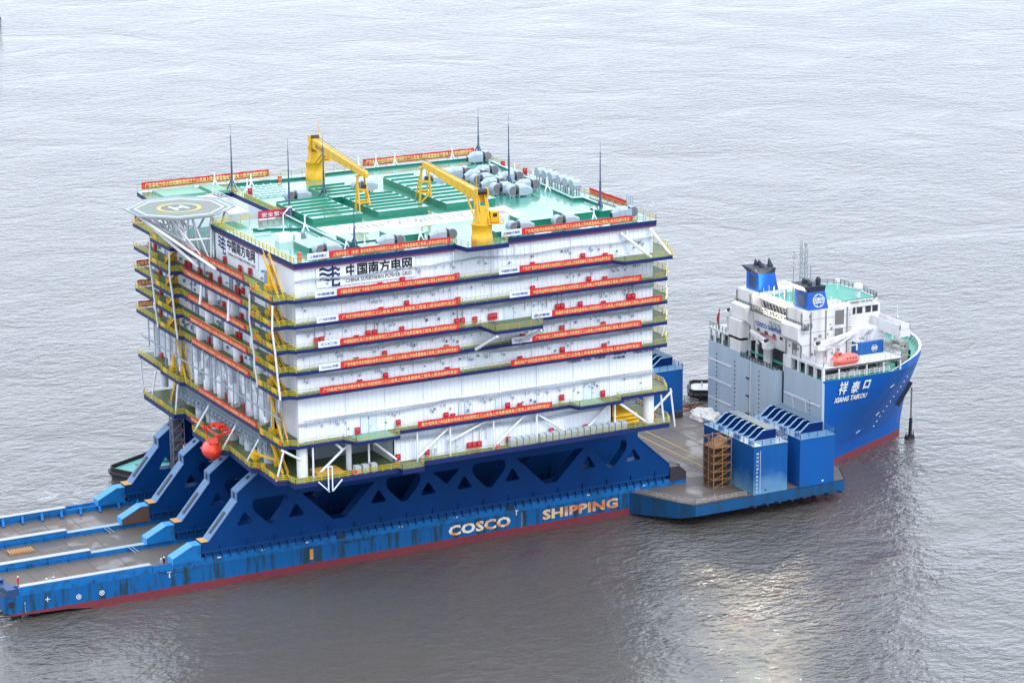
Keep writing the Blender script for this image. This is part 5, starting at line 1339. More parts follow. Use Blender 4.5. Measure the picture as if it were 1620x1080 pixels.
fans = [(58.6, -34.4, 0, 'near-edge roof fan at the left end, hood to the left, above the first banner'), (70.6, -34.0, 180, 'near-edge roof fan in front of the left mast, hood to the right'), (81.4, -34.0, 180, 'near-edge roof fan just left of the near yellow crane'), (98.4, -34.6, 0, 'near-edge roof fan just right of the near yellow crane'), (108.4, -34.2, 0, 'near-edge roof fan between the two right-hand plain hatches'), (120.8, -33.4, 180, 'near-edge roof fan at the right corner of the roof'),
        (73.4, 13.0, 0, 'lone roof fan behind the left louvred hatch near the mid mast'), (89.0, 15.2, 0, 'lone roof fan behind the leg frame of the rear crane boom'), (103.8, 13.6, 0, 'roof fan standing alone behind the near crane boom'),
        (111.0, 18.0, 180, 'roof fan in the clustered group, rearmost'), (113.0, 14.0, 180, 'roof fan in the clustered group, second from the rear'), (116.8, 17.2, 180, 'roof fan in the clustered group, rear right'), (113.2, 9.6, 0, 'roof fan in the clustered group, left of centre'), (112.0, 4.6, 180, 'roof fan in the clustered group, above the crane head'), (118.2, 8.8, 180, 'roof fan in the clustered group, right of the mid-right mast'), (112.4, -.6, 0, 'roof fan in the clustered group, front left'), (114.2, -4.2, 0, 'roof fan in the clustered group, frontmost'), (117.2, -.2, 180, 'roof fan in the clustered group, front right with its hood open to the right'),
        (122.6, 31.5, 180, 'roof fan alone at the far right roof corner')]
proto = None
for x, y, rz, lab in fans:
    if proto is None: proto = fan_unit(lab, (x, y, RZ), FG); proto.rotation_euler = (0, 0, R(rz)); proto.scale = (.88, .88, .86)
    else: dup(proto, (x, y, RZ), R(rz), lab, FG)
# row of exhaust hoods on stilts at the right roof edge
def stilt_hood(loc, label):
    t = thing('exhaust_hood', label, 'vent', loc, group='exhaust hoods in a row on the right roof edge')
    mb = MB(); mb.xprism([(-.9, 1.2), (.9, 1.2), (1.3, 2.1), (1.1, 3.0), (.2, 3.4), (-.8, 3.0), (-1.2, 2.1)], -1.0, 1.0, 'X'); mb.build('hood', LGREY, t)
    mb = MB(); mb.box(-.85, .85, -1.05, -.9, 1.3, 2.6); mb.build('hood_mesh', GREY, t)
    mb = MB()
    for x in (-.7, .7):
        for y in (-.6, .6): mb.bar((x, y, 0), (x, y, 1.25), .1)
    mb.build('leg', GREY, t)
    return t
hs = [7.4, 4.4, 1.9, -1.6, -4.6, -7.2]; hl_ = ['first from the far end', 'second from the far end', 'third from the far end', 'fourth from the far end', 'fifth from the far end', 'sixth and nearest to the camera']
sh = None
for y, q in zip(hs, hl_):
    lab = 'grey exhaust hood on stilts at the right roof edge, '+q
    if sh is None: sh = stilt_hood((125.0, y, RZ), lab); sh.scale = (.9, .9, .82)
    else: dup(sh, (125.0, y, RZ), R(0), lab)

# ================================================================== MASTS
def mast(loc, h, label):
    t = thing('lightning_mast', label, 'mast', loc, group='tall thin masts on the roof')
    mb = MB(loc); L = Vector(loc); mb.bar(L, L+Vector((0, 0, h*.5)), .24, .2, n=8, smooth=True); mb.bar(L+Vector((0, 0, h*.5)), L+Vector((0, 0, h*.95)), .15, .09, n=8, smooth=True); mb.bar(L+Vector((0, 0, h*.95)), L+Vector((0, 0, h+1.5)), .035, n=5); mb.build('pole', MASTB, t)
    mb = MB(loc)
    for a in (20, 140, 260): d = Vector((math.cos(R(a)), math.sin(R(a)), 0)); mb.bar(L+d*1.3, L+Vector((0, 0, 2.7)), .1)
    mb.box(L.x-.6, L.x+.6, L.y-.6, L.y+.6, L.z, L.z+.15); mb.build('stay', MASTB, t)
for loc, h, lab in (((65.4, 28.9, RZ), 12.2, 'tall thin mast at the far corner of the gap behind the helideck'), ((65.2, -.8, RZ), 14.2, 'tall thin mast at the near corner of the gap beside the left louvred hatch'), ((78.3, 12.2, RZ), 11.6, 'tall thin mast in front of the rear yellow crane'), ((63.9, -33.8, RZ), 8.3, 'shortest thin mast, at the near roof edge left of centre'), ((126, 37.6, RZ), 9.0, 'tall thin mast at the far right corner of the roof'), ((115.9, 4.2, RZ), 13.6, 'tall thin mast rising from the cluster of fans'), ((119.6, -27.0, RZ), 12.8, 'tall thin mast on the right near part of the roof')):
    mast(loc, h, lab)
# small white tripod posts
def post(loc):
    t = thing('vent_post', 'small white tripod vent post standing on the roof edge', 'vent', loc, group='white tripod posts on the roof')
    mb = MB(); mb.bar((0, 0, .8), (0, 0, 3.0), .14, n=6); mb.build('pipe', WHITE, t)
    mb = MB()
    for a in (90, 210, 330): mb.bar((.75*math.cos(R(a)), .75*math.sin(R(a)), 0), (0, 0, 1.6), .1)
    mb.build('leg', WHITE, t); return t
pp = None
for x, y in ((63.0, -13.2), (63.0, -32.2), (65.6, -34.6), (78.2, -32), (114.8, -33), (64.2, 35.4), (66.4, 30.6), (70, 30), (119, 36.3), (101, 36.2), (105.5, 36.4), (97, 36.3), (67.5, 26), (121.8, 13), (121.4, 4), (120.8, -3)):
    if pp is None: pp = post((x, y, RZ))
    else: dup(pp, (x, y, RZ))
# floodlight post, light-blue sheds
fp = thing('lamp_post', 'white bent lamp post on the near left part of the roof', 'lamp post', (57.2, -16.5, RZ)); L = (57.2, -16.5, RZ)
mb = MB(L); mb.path([(57.2, -16.5, RZ), (57.2, -16.5, RZ+4.4), (58.8, -15.8, RZ+5.6)], .11, n=6); mb.build('pole', WHITE, fp); mb = MB(L); mb.box(58.6, 59.2, -16.1, -15.5, RZ+5.5, RZ+5.7); mb.build('lamp', WHITE, fp)
sk = thing('equipment_skid', 'white box with a grey louvred unit on the near left part of the roof', 'equipment', (57, -20, RZ)); L = (57, -20, RZ)
mb = MB(L); mb.box(54.6, 57.4, -20.6, -18.2, RZ, RZ+1.5); mb.box(57.6, 58.6, -21.4, -19.2, RZ+.2, RZ+1.5); mb.build('cabinet', WHITE, sk); mb = MB(L)
for k in range(5): mb.beam((58.8+.25*k, -21.2, RZ+.3), (58.6+.25*k, -20.6, RZ+1.5), .08, .3)
mb.build('louvre', GREY, sk)
# antenna frame on near right roof corner
at = thing('weather_station', 'white and grey instrument frame on the near right roof corner', 'instruments', (123.5, -34.5, RZ)); L = (123.5, -34.5, RZ); mb = MB(L)
for x, y in ((122.6, -33), (123.4, -33), (122.6, -32.2), (123.4, -32.2)): mb.bar((x, y, RZ), (x, y, RZ+4.2), .07)
for k in range(4): mb.path([(122.6, -33, RZ+1+k), (123.4, -33, RZ+1+k), (123.4, -32.2, RZ+1.5+k)], .05)
mb.path([(124, -36, RZ), (125.4, -35.4, RZ+2.2), (127, -35, RZ+2.6)], .06); mb.path([(125.4, -35.4, RZ+2.2), (124.2, -34.2, RZ+2.6)], .06); mb.box(121, 122.4, -34.5, -33.2, RZ, RZ+1.9); mb.build('frame', LGREY, at)

# ================================================================== YELLOW CRANES
def pedestal_crane(base, tip, rest, label, cab_side, text, wz):
    B = Vector(base); T = Vector(tip); t = thing('pedestal_crane', label, 'crane', base, group='yellow pedestal cranes on the platform roof')
    d = Vector((T.x-B.x, T.y-B.y, 0)).normalized(); s_ = Vector((-d.y, d.x, 0)); Z = Vector((0, 0, 1))
    mb = MB(base); mb.lathe(B, [(2.05, 0), (2.05, 1.3), (1.9, 1.45), (1.9, 3.3), (2.0, 3.4), (2.0, 3.7)], 24); mb.build('pedestal', YEL, t)
    mb = MB(base)
    def quad(o, hw, hd, z0, z1, hw2=None, hd2=None, sh=0):
        hw2 = hw2 or hw; hd2 = hd2 or hd
        vs = [o+d*a*hd+s_*b_*hw+Z*z0 for a, b_ in ((-1, -1), (1, -1), (1, 1), (-1, 1))]+[o+d*(a*hd2+sh)+s_*b_*hw2+Z*z1 for a, b_ in ((-1, -1), (1, -1), (1, 1), (-1, 1))]
        mb.add(vs, [(3, 2, 1, 0), (4, 5, 6, 7), (0, 1, 5, 4), (1, 2, 6, 5), (2, 3, 7, 6), (3, 0, 4, 7)])
    zm = 3.7+(wz-3.7)*.42
    quad(B, 1.3, 1.45, 3.7, zm, 1.05, 1.0); quad(B+s_*1.0, .16, .8, zm, wz-.1, .16, .4, .3); quad(B-s_*1.0, .16, .8, zm, wz-.1, .16, .4, .3); quad(B-d*1.15, .7, .3, 4.0, zm+.9, .6, .2, .4)
    for sg in (-1, 1):
        mb.bar(B+s_*.9*sg-d*1.5+Z*4.2, B+s_*.9*sg+d*.3+Z*(wz-.3), .18, n=8); mb.bar(B+s_*.6*sg-d*1.3+Z*zm, B+s_*.6*sg+d*.2+Z*(wz-.1), .12, n=8)
        mb.box(B.x+s_.x*sg*1.2-.2, B.x+s_.x*sg*1.2+.2, B.y+s_.y*sg*1.2-.2, B.y+s_.y*sg*1.2+.2, B.z+zm+.4, B.z+zm+1.2)
    mb.build('slewing_column', YEL, t)
    mb = MB(base); o = B+s_*cab_side*2.2-d*.3; quad(o, .85, 1.0, 3.95, 6.0); quad(o, 1.4, 1.7, 3.7, 3.85); cab = mb.build('operator_cab', YEL, t)
    mb = MB(base); quad(o+d*1.03, .55, .02, 4.8, 5.7); quad(o-d*.2+s_*cab_side*.87, .02, .42, 4.8, 5.7); quad(o-d*1.03, .4, .02, 5.0, 5.7); mb.build('window', GLASS, cab)
    mb = MB(base); c = [o+d*a*1.7+s_*b_*1.4+Z*3.85 for a, b_ in ((-1, -1), (1, -1), (1, 1), (-1, 1))]
    for i in range(4):
        for k in (.5, 1.0): mb.bar(c[i]+Z*k, c[(i+1) % 4]+Z*k, .05)
        mb.bar(c[i], c[i]+Z, .05)
    mb.build('railing', YEL, cab)
    mb = MB(base); p = B+d*.5+Z*(wz-1.1); q = T; mb.beam(p, q, 1.5, 2.0, wd2=1.0, ht2=1.1); mb.beam(q, q+(q-p).normalized()*.8-Z*.2, .5, .9)
    for k in range(1, 9): a_ = p.lerp(q, k/9); mb.beam(a_-d*.07, a_+d*.07, 1.6-.05*k, 2.08-.1*k)
    bo = mb.build('boom', YEL, t); mb = MB(base); mid = p.lerp(q, .2)-Z*.8
    for sg in (-1, 1): mb.bar(B+d*1.9+s_*sg*.5+Z*3.5, mid+s_*sg*.5, .2, n=8)
    mb.build('luffing_cylinder', YEL, t)
    mb = MB(base); c = B-d*.1+Z*wz; mb.bar(c-s_*.9, c+s_*.9, .55, n=14); mb.build('winch_drum', DARK, t)
    mb = MB(base); quad(B-d*.1+s_*1.05, .12, .7, wz-.8, wz+.6); quad(B-d*.1-s_*1.05, .12, .7, wz-.8, wz+.6); mb.bar(c+Z*.5+s_, c+Z*3.2+s_, .04); mb.build('winch_frame', YEL, t)
    if text:
        mb = MB(base); a = p.lerp(q, .08); u = (q-p).normalized(); v = s_.cross(u) if (s_.cross(u)).z > 0 else -s_.cross(u); side = u.cross(v)
        write(mb, text, a+side*(.80)-v*.4, u, v, width=6.5, height=.75, bold=.02, lift=.02); mb.build('lettering', mat('boom_text', (.30, .16, .02), .5), bo)
    mb = MB(base); tp = q.lerp(p, .03); mb.bar(tp-Z*.6, tp-Z*2.4, .05); mb.box(tp.x-.3, tp.x+.3, tp.y-.3, tp.y+.3, tp.z-3.0, tp.z-2.3); mb.build('hook_block', DARK, t)
    mb = MB(base)
    for k in range(2): mb.bar(c+s_*(.3-.6*k)+Z*.4, q+Z*.75+s_*(.2-.4*k), .035)
    mb.build('hoist_rope', DARK, t)
    # boom rest frame stands on the roof: a thing of its own
    Rv = Vector(rest); r = thing('boom_rest', 'yellow braced frame holding up the end of the '+('rear' if cab_side > 0 else 'near')+' crane boom', 'crane rest', rest, group='yellow boom rests')
    zt = p.lerp(q, (Rv-B).dot(d)/(q-B).dot(d)).z-1.0
    mb = MB(rest); top1, top2 = Rv+s_*.7+Z*(zt-Rv.z), Rv-s_*.7+Z*(zt-Rv.z)
    mb.bar(Rv+s_*1.2, top1, .24, n=8); mb.bar(Rv-s_*1.2, top2, .24, n=8); foot = Rv+d*3.2; mb.bar(foot+s_*1.2, top1, .14, n=6); mb.bar(foot-s_*1.2, top2, .14, n=6)
    for k in (.3, .62): 
        a1, a2 = (Rv+s_*1.2).lerp(top1, k), (Rv-s_*1.2).lerp(top2, k); mb.bar(a1, a2, .12); b1 = (foot+s_*1.2).lerp(top1, k); b2 = (foot-s_*1.2).lerp(top2, k); mb.bar(a1, b1, .12); mb.bar(a2, b2, .12); mb.bar(b1, b2, .12)
    mb.bar((Rv+s_*1.2).lerp(top1, .3), (foot+s_*1.2).lerp(top1, .62), .12); mb.bar((Rv+s_*1.2), (Rv-s_*1.2).lerp(top2, .3), .12)
    mb.build('frame', YEL, r)
    mb = MB(rest); mb.beam(top1+s_*.5+Z*.1, top2-s_*.5+Z*.1, .8, .3); mb.beam(top1+s_*.45, top1+s_*.45+Z*1.6, .6, .25); mb.beam(top2-s_*.45, top2-s_*.45+Z*1.6, .6, .25); mb.build('saddle', YEL, r)
pedestal_crane((87.6, -38.9, RZ), (93.6, -2.6, 72.9), (95.4, 1.2, RZ) if False else (94.2, 1.5-3.0, RZ), 'yellow pedestal crane at the near roof edge, boom reaching away to the left', -1, None, 9.7)
pedestal_crane((85.6, 33.0, RZ), (79.6, -5.2, 72.7), (80.2, -1.6, RZ), 'yellow pedestal crane at the far roof edge, boom lettered and pointing to the right', 1, '南方电网', 8.6)

# ================================================================== RED CABINETS
near_cab = [(71.8, 59.1), (67.2, 58.6), (83.1, 58.5), (72.6, 54.5), (67.3, 53.9), (83.2, 53.9), (54.2, 49.7), (55.3, 49.8), (64.6, 49.8), (65.9, 49.8), (71.5, 49.7), (62.2, 49.2), (82.9, 49.8), (84.1, 49.8), (86.7, 49.7), (90.0, 49.9), (90.9, 49.9), (67.9, 45.5), (62.1, 45.0), (80.6, 45.0), (96.7, 45.1), (68.0, 41.3), (62.7, 40.7), (80.8, 40.7), (96.2, 40.8), (109.9, 59.3), (114.8, 58.8), (99.0, 58.8), (111.2, 54.6), (114.7, 54.2), (99.0, 54.2), (104.4, 50.0), (105.4, 50.0), (109.3, 49.9), (114.4, 49.4), (120.0, 50.1), (121.0, 50.1), (105.3, 45.7), (114.4, 45.3), (105.4, 41.4), (114.6, 41.0), (70.4, 31.9), (62.0, 31.6), (80.4, 31.9), (81.8, 31.5), (76.3, 25.2), (70.2, 25.2), (85.2, 25.3), (86.2, 25.3), (87.3, 25.3), (105.2, 32.0), (114.3, 31.6), (93.5, 32.0), (96.1, 31.6), (102.9, 25.6), (110.4, 25.3), (93.6, 25.2)]
left_cab = [(36.6, 53.9), (33.4, 54.2), (16.3, 54.0), (14.0, 54.2), (8.8, 53.9), (3.3, 54.2), (-1.4, 54.3), (-9.9, 54.4), (-10.9, 54.0), (-13.1, 54.6), (-4.3, 58.9), (-12.0, 58.7), (-16.8, 59.1), (4.6, 49.6), (-3.2, 49.8), (-11.9, 49.4), (-16.8, 49.6), (-16.8, 54.2), (-10.9, 45.4), (-9.5, 45.2), (5.2, 40.9), (-10.9, 40.9), (31.6, 40.9), (31.1, 45.2), (31.1, 49.4), (31.8, 31.6), (-12, 31.6), (-13.4, 31.5), (-3, 31.5), (2, 25.2), (-6, 25.2)]
def cabinet(loc, label, group):
    t = thing('fire_cabinet', label, 'cabinet', loc, group=group)
    mb = MB(); mb.box(-.46, .46, -.22, .12, -.62, .62); mb.build('body', RED, t)
    mb = MB(); mb.box(-.3, .3, -.24, -.22, .1, .4); mb.build('door_window', mat('cabinet_pale', (.55, .10, .12), .4), t); return t
c0 = None
for x, z in near_cab:
    yy = YN-.4
    lab = 'small red fire cabinet standing on a walkway against the near white wall'; gr = 'red fire cabinets on the near wall'
    if c0 is None: c0 = cabinet((x, yy, z), lab, gr)
    else: dup(c0, (x, yy, z))
for y, z in left_cab: dup(c0, (X0-.4, y, z), R(-90), 'small red fire cabinet standing on a walkway against the left wall', 'red fire cabinets on the left wall')
for x, y in ((125.2, 24.8), (125.6, 15.5), (67.5, 24.6)): dup(c0, (x, y, RZ+.62), R(-20), 'small red fire cabinet standing on the green roof', 'red fire cabinets on the roof')
rb = None
for x, y in ((52.5, -34.6), (56.3, -36.8), (85.0, -40.9), (77.8, 33.4)):
    L = (x, y, RZ); q = thing('lifebuoy_rack', 'small orange striped box by the roof edge railing', 'rack', L, group='orange boxes on the roof edge'); mb = MB(L); mb.box(x-.35, x+.35, y-.3, y+.3, RZ, RZ+.5); mb.box(x-.35, x+.35, y-.3, y+.3, RZ+.7, RZ+1.2); mb.bar((x-.3, y, RZ), (x-.3, y, RZ+1.2), .06); mb.build('box', mat('warning_orange', (.7, .12, .03), .5), q)
for x, z, y in ((90.3, LV[7]+.7, -39.3), (59.6, LV[7]+.7, -41.0), (126.6, LV[7]+.6, -36)):
    L = (x, y, z); q = thing('lifebuoy', 'orange lifebuoy hung on the lowest deck railing', 'lifebuoy', L, group='lifebuoys on the lowest railing'); mb = MB(L); mb.path([(x+.42*math.cos(R(a)), y-.08, z+.42*math.sin(R(a))) for a in range(0, 360, 30)], .11, n=6, closed=True); mb.build('ring', ORANGE, q)

# ================================================================== LOOSE GOODS ON THE LOWEST DECK
def tote(loc, label, group):
    t = thing('caged_tank', label, 'tank', loc, group=group)
    mb = MB(); mb.box(-.5, .5, -.5, .5, .16, 1.3); mb.build('tank', mat('tote_white', (.50, .55, .57), .5), t)
    mb = MB()
    for k in range(4):
        x = -.52+k*.347
        for y in (-.52, .52): mb.bar((x, y, .1), (x, y, 1.3), .03)
    for z in (.15, .55, .95, 1.3): mb.path([(-.52, -.52, z), (.52, -.52, z), (.52, .52, z), (-.52, .52, z)], .03, closed=True)
    mb.build('cage', LGREY, t); mb = MB(); mb.box(-.55, .55, -.55, .55, 0, .12); mb.build('pallet', GREY, t); return t
tt = tote((60.6, -40, LV[7]+.03), 'white caged tank in the group of three on the near left lowest deck', 'three caged tanks on the left'); tt.scale = (1.08, 1.08, 1.15)
for x in (62.2, 63.9): dup(tt, (x, -40, LV[7]+.03))
for k in range(18): dup(tt, (93.9+k*1.38-(.0 if k < 4 else -.9), -38.4, LV[7]+.03), 0, 'white caged tank in the long row along the near edge of the lowest deck', 'long row of caged tanks')
for (x0, x1, y0, y1, lab, rows_) in ((52.9, 58.2, -39.6, -35.6, 'brown-yellow stack of pipes inside the open left corner of the lowest deck', 9), (117.4, 123.0, -36.6, -28.8, 'bright yellow stack of pipes inside the open right corner of the lowest deck', 9)):
    L = (x0, y0, LV[7]); q = thing('pipe_stack', lab, 'pipes', L); mb = MB(L); pw = (y1-y0)/rows_
    for k in range(rows_):
        for j in range(2 if x0 < 60 else 3): mb.bar((x0, y0+pw*(k+.5), LV[7]+.35+j*pw*.9), (x1-(j*.2), y0+pw*(k+.5), LV[7]+.35+j*pw*.9), pw*.48, n=8, smooth=True)
    mb.build('pipe', YEL if x0 > 60 else mat('ochre_pipe', (.42, .22, .02), .5), q)
    mb = MB(L); mb.box(x0+.5, x0+.8, y0, y1, LV[7]+.02, LV[7]+.2); mb.box(x1-.9, x1-.6, y0, y1, LV[7]+.02, LV[7]+.2); mb.build('bearer', WOOD, q)
# small yellow jib crane on the lowest deck
jc = thing('jib_crane', 'small yellow jib crane on the left edge of the lowest deck', 'crane', (45.9, -26.6, LV[7])); L = (45.9, -26.6, LV[7])
mb = MB(L); mb.lathe(L, [(.4, 0), (.4, 1.2), (.55, 1.3), (.55, 1.6)], 12); mb.build('pedestal', YEL, jc); mb = MB(L); mb.box(45.2, 46.5, -27.3, -26, LV[7]+1.6, LV[7]+2.6); mb.bar((45.6, -26.8, LV[7]+2.8), (46.2, -26.2, LV[7]+2.8), .4, n=8); mb.build('winch_house', YEL, jc)
mb = MB(L); mb.beam((45.9, -26.8, LV[7]+2.6), (47.2, -33.6, LV[7]+2.9), .35, .5, wd2=.2, ht2=.25); mb.bar((47.2, -33.5, LV[7]+2.8), (47.2, -33.5, LV[7]+1.6), .04); mb.build('boom', YEL, jc)
# davit below the near edge of the lowest deck
dv = thing('mooring_frame', 'white folded steel frame hanging below the near left edge of the lowest deck', 'frame', (54.4, -41.2, LV[7])); L = (54.4, -41.2, LV[7]); mb = MB(L)
for a, c in (((54.2, -41.3, LV[7]+2.6), (54.2, -41.3, LV[7]-2.2)), ((55.0, -41.3, LV[7]+2.6), (55, -41.3, LV[7]-2.2)), ((52.2, -41.3, LV[7]), (54.4, -41.3, LV[7]-2.2)), ((57, -41.3, LV[7]-.2), (55, -41.3, LV[7]-2.2)), ((54.2, -41.3, LV[7]+2.6), (55, -41.3, LV[7]+2.6))): mb.bar(a, c, .1)
mb.build('frame', WHITE, dv)
# orange free-fall lifeboat in its cradle
fr = thing('lifeboat_cradle', 'red-orange launching frame holding the lifeboat at the left edge of the lowest deck', 'launching frame', (45, -7.5, LV[7])); L = (45, -7.5, LV[7]); mb = MB(L)
for y in (-6.2, -12.6):
    mb.beam((47.2, y, LV[7]), (47.2, y, LV[7]+3.0), .4, .4); mb.beam((43.6, y, LV[7]+2.5), (47.4, y, LV[7]+3.1), .4, .35); mb.beam((44.4, y, LV[7]), (44.2, y, LV[7]+2.6), .3, .3); mb.beam((47.0, y, LV[7]+.4), (44.4, y, LV[7]+2.4), .22, .22)
mb.beam((47.2, -6.2, LV[7]+3.0), (47.2, -12.6, LV[7]+3.0), .3, .3); mb.beam((44.2, -6.2, LV[7]+2.6), (44.2, -12.6, LV[7]+2.6), .3, .3); mb.box(45.2, 46.6, -10.2, -8.6, LV[7]+3.0, LV[7]+3.8); mb.box(45.0, 46.4, -7.8, -6.6, LV[7]+2.9, LV[7]+3.5); mb.bar((45.2, -11.8, LV[7]+3.4), (46.4, -11.8, LV[7]+3.4), .35, n=10); mb.build('frame', ORANGE, fr)
lifeboat('lifeboat', 'bright orange enclosed lifeboat hung at the left edge of the white platform', (43.3, -11.2, 24.0), 8.4, 1.9, ORANGE, rz=R(76), tilt=R(8))

# ================================================================== ON THE CARGO DECK
def scaffold(loc, sx, sy, h, label, mtube, sheet, group=None, levels=6):
    t = thing('scaffold_tower', label, 'scaffold', loc); L = Vector(loc); mb = MB(loc); nx = max(2, int(sx/1.8)+1); ny = max(2, int(sy/1.8)+1)
    for i in range(nx):
        for j in range(ny):
            if 0 < i < nx-1 and 0 < j < ny-1: continue
            x = L.x+sx*i/(nx-1); y = L.y+sy*j/(ny-1); mb.bar((x, y, L.z), (x, y, L.z+h+.6), .07)
    for k in range(levels+1):
        z = L.z+.2+h*k/levels
        mb.path([(L.x, L.y, z), (L.x+sx, L.y, z), (L.x+sx, L.y+sy, z), (L.x, L.y+sy, z)], .06, closed=True)
        if k < levels: mb.bar((L.x, L.y-.02, z), (L.x+sx, L.y-.02, z+h/levels), .05); mb.bar((L.x-.02, L.y, z+h/levels), (L.x-.02, L.y+sy, z), .05)
    mb.build('tube', mtube, t); mb = MB(loc)
    for k in range(1, levels): z = L.z+h*k/levels; mb.box(L.x+.1, L.x+sx-.1, L.y+.1, L.y+sy-.1, z-.06, z)
    mb.build('platform_board', mat('scaffold_board', (.20, .10, .045), .75, col2=(.10, .05, .03), scale=1.2), t)
    if sheet:
        mb = MB(loc); mb.box(L.x+.12, L.x+sx-.12, L.y+sy*.45, L.y+sy-.1, L.z, L.z+h*.8) ; mb.build('sheeting', sheet, t)
        mb = MB(loc)
        for k in range(3):
            z = L.z+h*.86+.02; 
        for i in range(9): mb.box(L.x+sx*.2+i*.28, L.x+sx*.2+i*.28+.2, L.y+.1, L.y+sy-.4, L.z+h*.86+.1+i*.17, L.z+h*.86+.16+i*.17)
        mb.build('stair', RUST, t)
    return t
scaffold((145.4, -28.2, DK+.06), 4.2, 4.0, 10.2, 'brown rusty scaffold stair tower against the blue buoyancy casing', RUST, SCAFD)
scaffold((46.2, 17.2, DK+1.0), 2.4, 1.8, 19.6, 'tall grey scaffold tower wrapped in netting at the farthest support girder', mat('scaffold_grey', (.25, .27, .32), .6), mat('netting_grey', (.13, .14, .19), .8, col2=(.07, .06, .09), scale=1.5), levels=10)
# heap of tarpaulins and timber
hp = thing('rubbish_heap', 'heap of crumpled white tarpaulin on deck before the grey bulkhead', 'heap', (171.8, 17.5, DK)); L = (171.8, 17.5, DK)
bm_ = bmesh.new(); bmesh.ops.create_icosphere(bm_, subdivisions=4, radius=1); rnd = random.Random(3)
from mathutils import noise as mnoise
for v in bm_.verts:
    c = v.co.copy(); n_ = mnoise.noise(c*2.3)*.5+mnoise.noise(c*5.5)*.3; v.co = Vector((c.x*3.0, c.y*4.6, max(-.2, c.z*1.8)))*(1+n_*.55)
me = bpy.data.meshes.new('tarpaulin'); bm_.to_mesh(me); bm_.free(); me.materials.append(TARP); o = bpy.data.objects.new('tarpaulin', me); COL.objects.link(o); o.parent = hp; o.location = (0, 0, .2)
pl_ = thing('timber_pile', 'pile of brown timber and planks behind the white tarpaulin heap', 'timber', (173.0, 24, DK)); mb = MB((173.0, 24, DK))
for i in range(40): x = 171+random.random()*3.4; y = 22+random.random()*5; z = DK+.1+random.random()*1.1; a = random.random()*.8; mb.beam((x, y, z), (x+2*math.cos(a), y+2*math.sin(a), z+random.uniform(-.2, .3)), .3, .2)
mb.build('timber', mat('dark_timber', (.10, .06, .04), .8, col2=(.4, .22, .1), scale=1), pl_)
dm = thing('steel_plate_stack', 'rust-red plate laid on the far side of the deck', 'plate', (165, 27.5, DK)); mb = MB((165, 27.5, DK)); mb.box(160, 172, 24.8, 31, DK+.05, DK+.28); mb.box(163, 163.2, 25, 31, DK+.28, DK+.34); mb.build('plate', mat('rust_red', (.34, .13, .07), .65, col2=(.2, .09, .06), scale=.6), dm)
for x, y, s_, lab in ((166.5, 21.0, .9, 'small dark steel box standing alone on the far deck'), (143.6, -14.5, 1.4, 'dark rusty steel box at the right end of the nearest support girder')):
    L = (x, y, DK); q = thing('steel_box', lab, 'box', L); mb = MB(L); mb.xprism([(x-s_, DK+.06), (x+s_, DK+.06), (x+s_, DK+s_*1.5), (x, DK+s_*1.8), (x-s_, DK+s_*1.5)], y-s_*.7, y+s_*.7); mb.build('body', mat('dark_stop', (.035, .03, .04), .6), q); mb = MB(L); mb.box(x-.3, x+.3, y-s_*.7-.05, y-s_*.7, DK+.1, DK+s_); mb.build('door', DARK, q)
gb = thing('green_crate', 'green mesh crate on the deck beside the near support girder', 'crate', (44.5, 0, DK)); L = (44.5, 0, DK); mb = MB(L); mb.box(43.2, 46, -1.6, .6, DK+.06, DK+2.2); mb.build('body', mat('crate_green', (.01, .24, .14), .6, col2=(.01, .12, .09), scale=1.5), gb); mb = MB(L)
for k in range(6): mb.box(43.15, 43.2, -1.5+k*.38, -1.42+k*.38, DK+.1, DK+2.2); mb.box(43.3+k*.5, 43.38+k*.5, -1.66, -1.6, DK+.1, DK+2.2)
mb.box(43.1, 46.1, -1.7, .7, DK+2.2, DK+2.3); mb.build('frame', HATCHG, gb)
pt = thing('timber_pallet', 'brown timber pallet on the stained deck at the left edge', 'pallet', (8.5, 2.6, DK)); L = (8.5, 2.6, DK); mb = MB(L)
for k in range(9): mb.box(6.4+k*.55, 6.8+k*.55, 1.4, 3.6, DK+.35, DK+.45)
for y in (1.5, 2.5, 3.4): mb.box(6.3, 11.3, y-.1, y+.1, DK+.08, DK+.35)
mb.build('board', WOOD, pt)
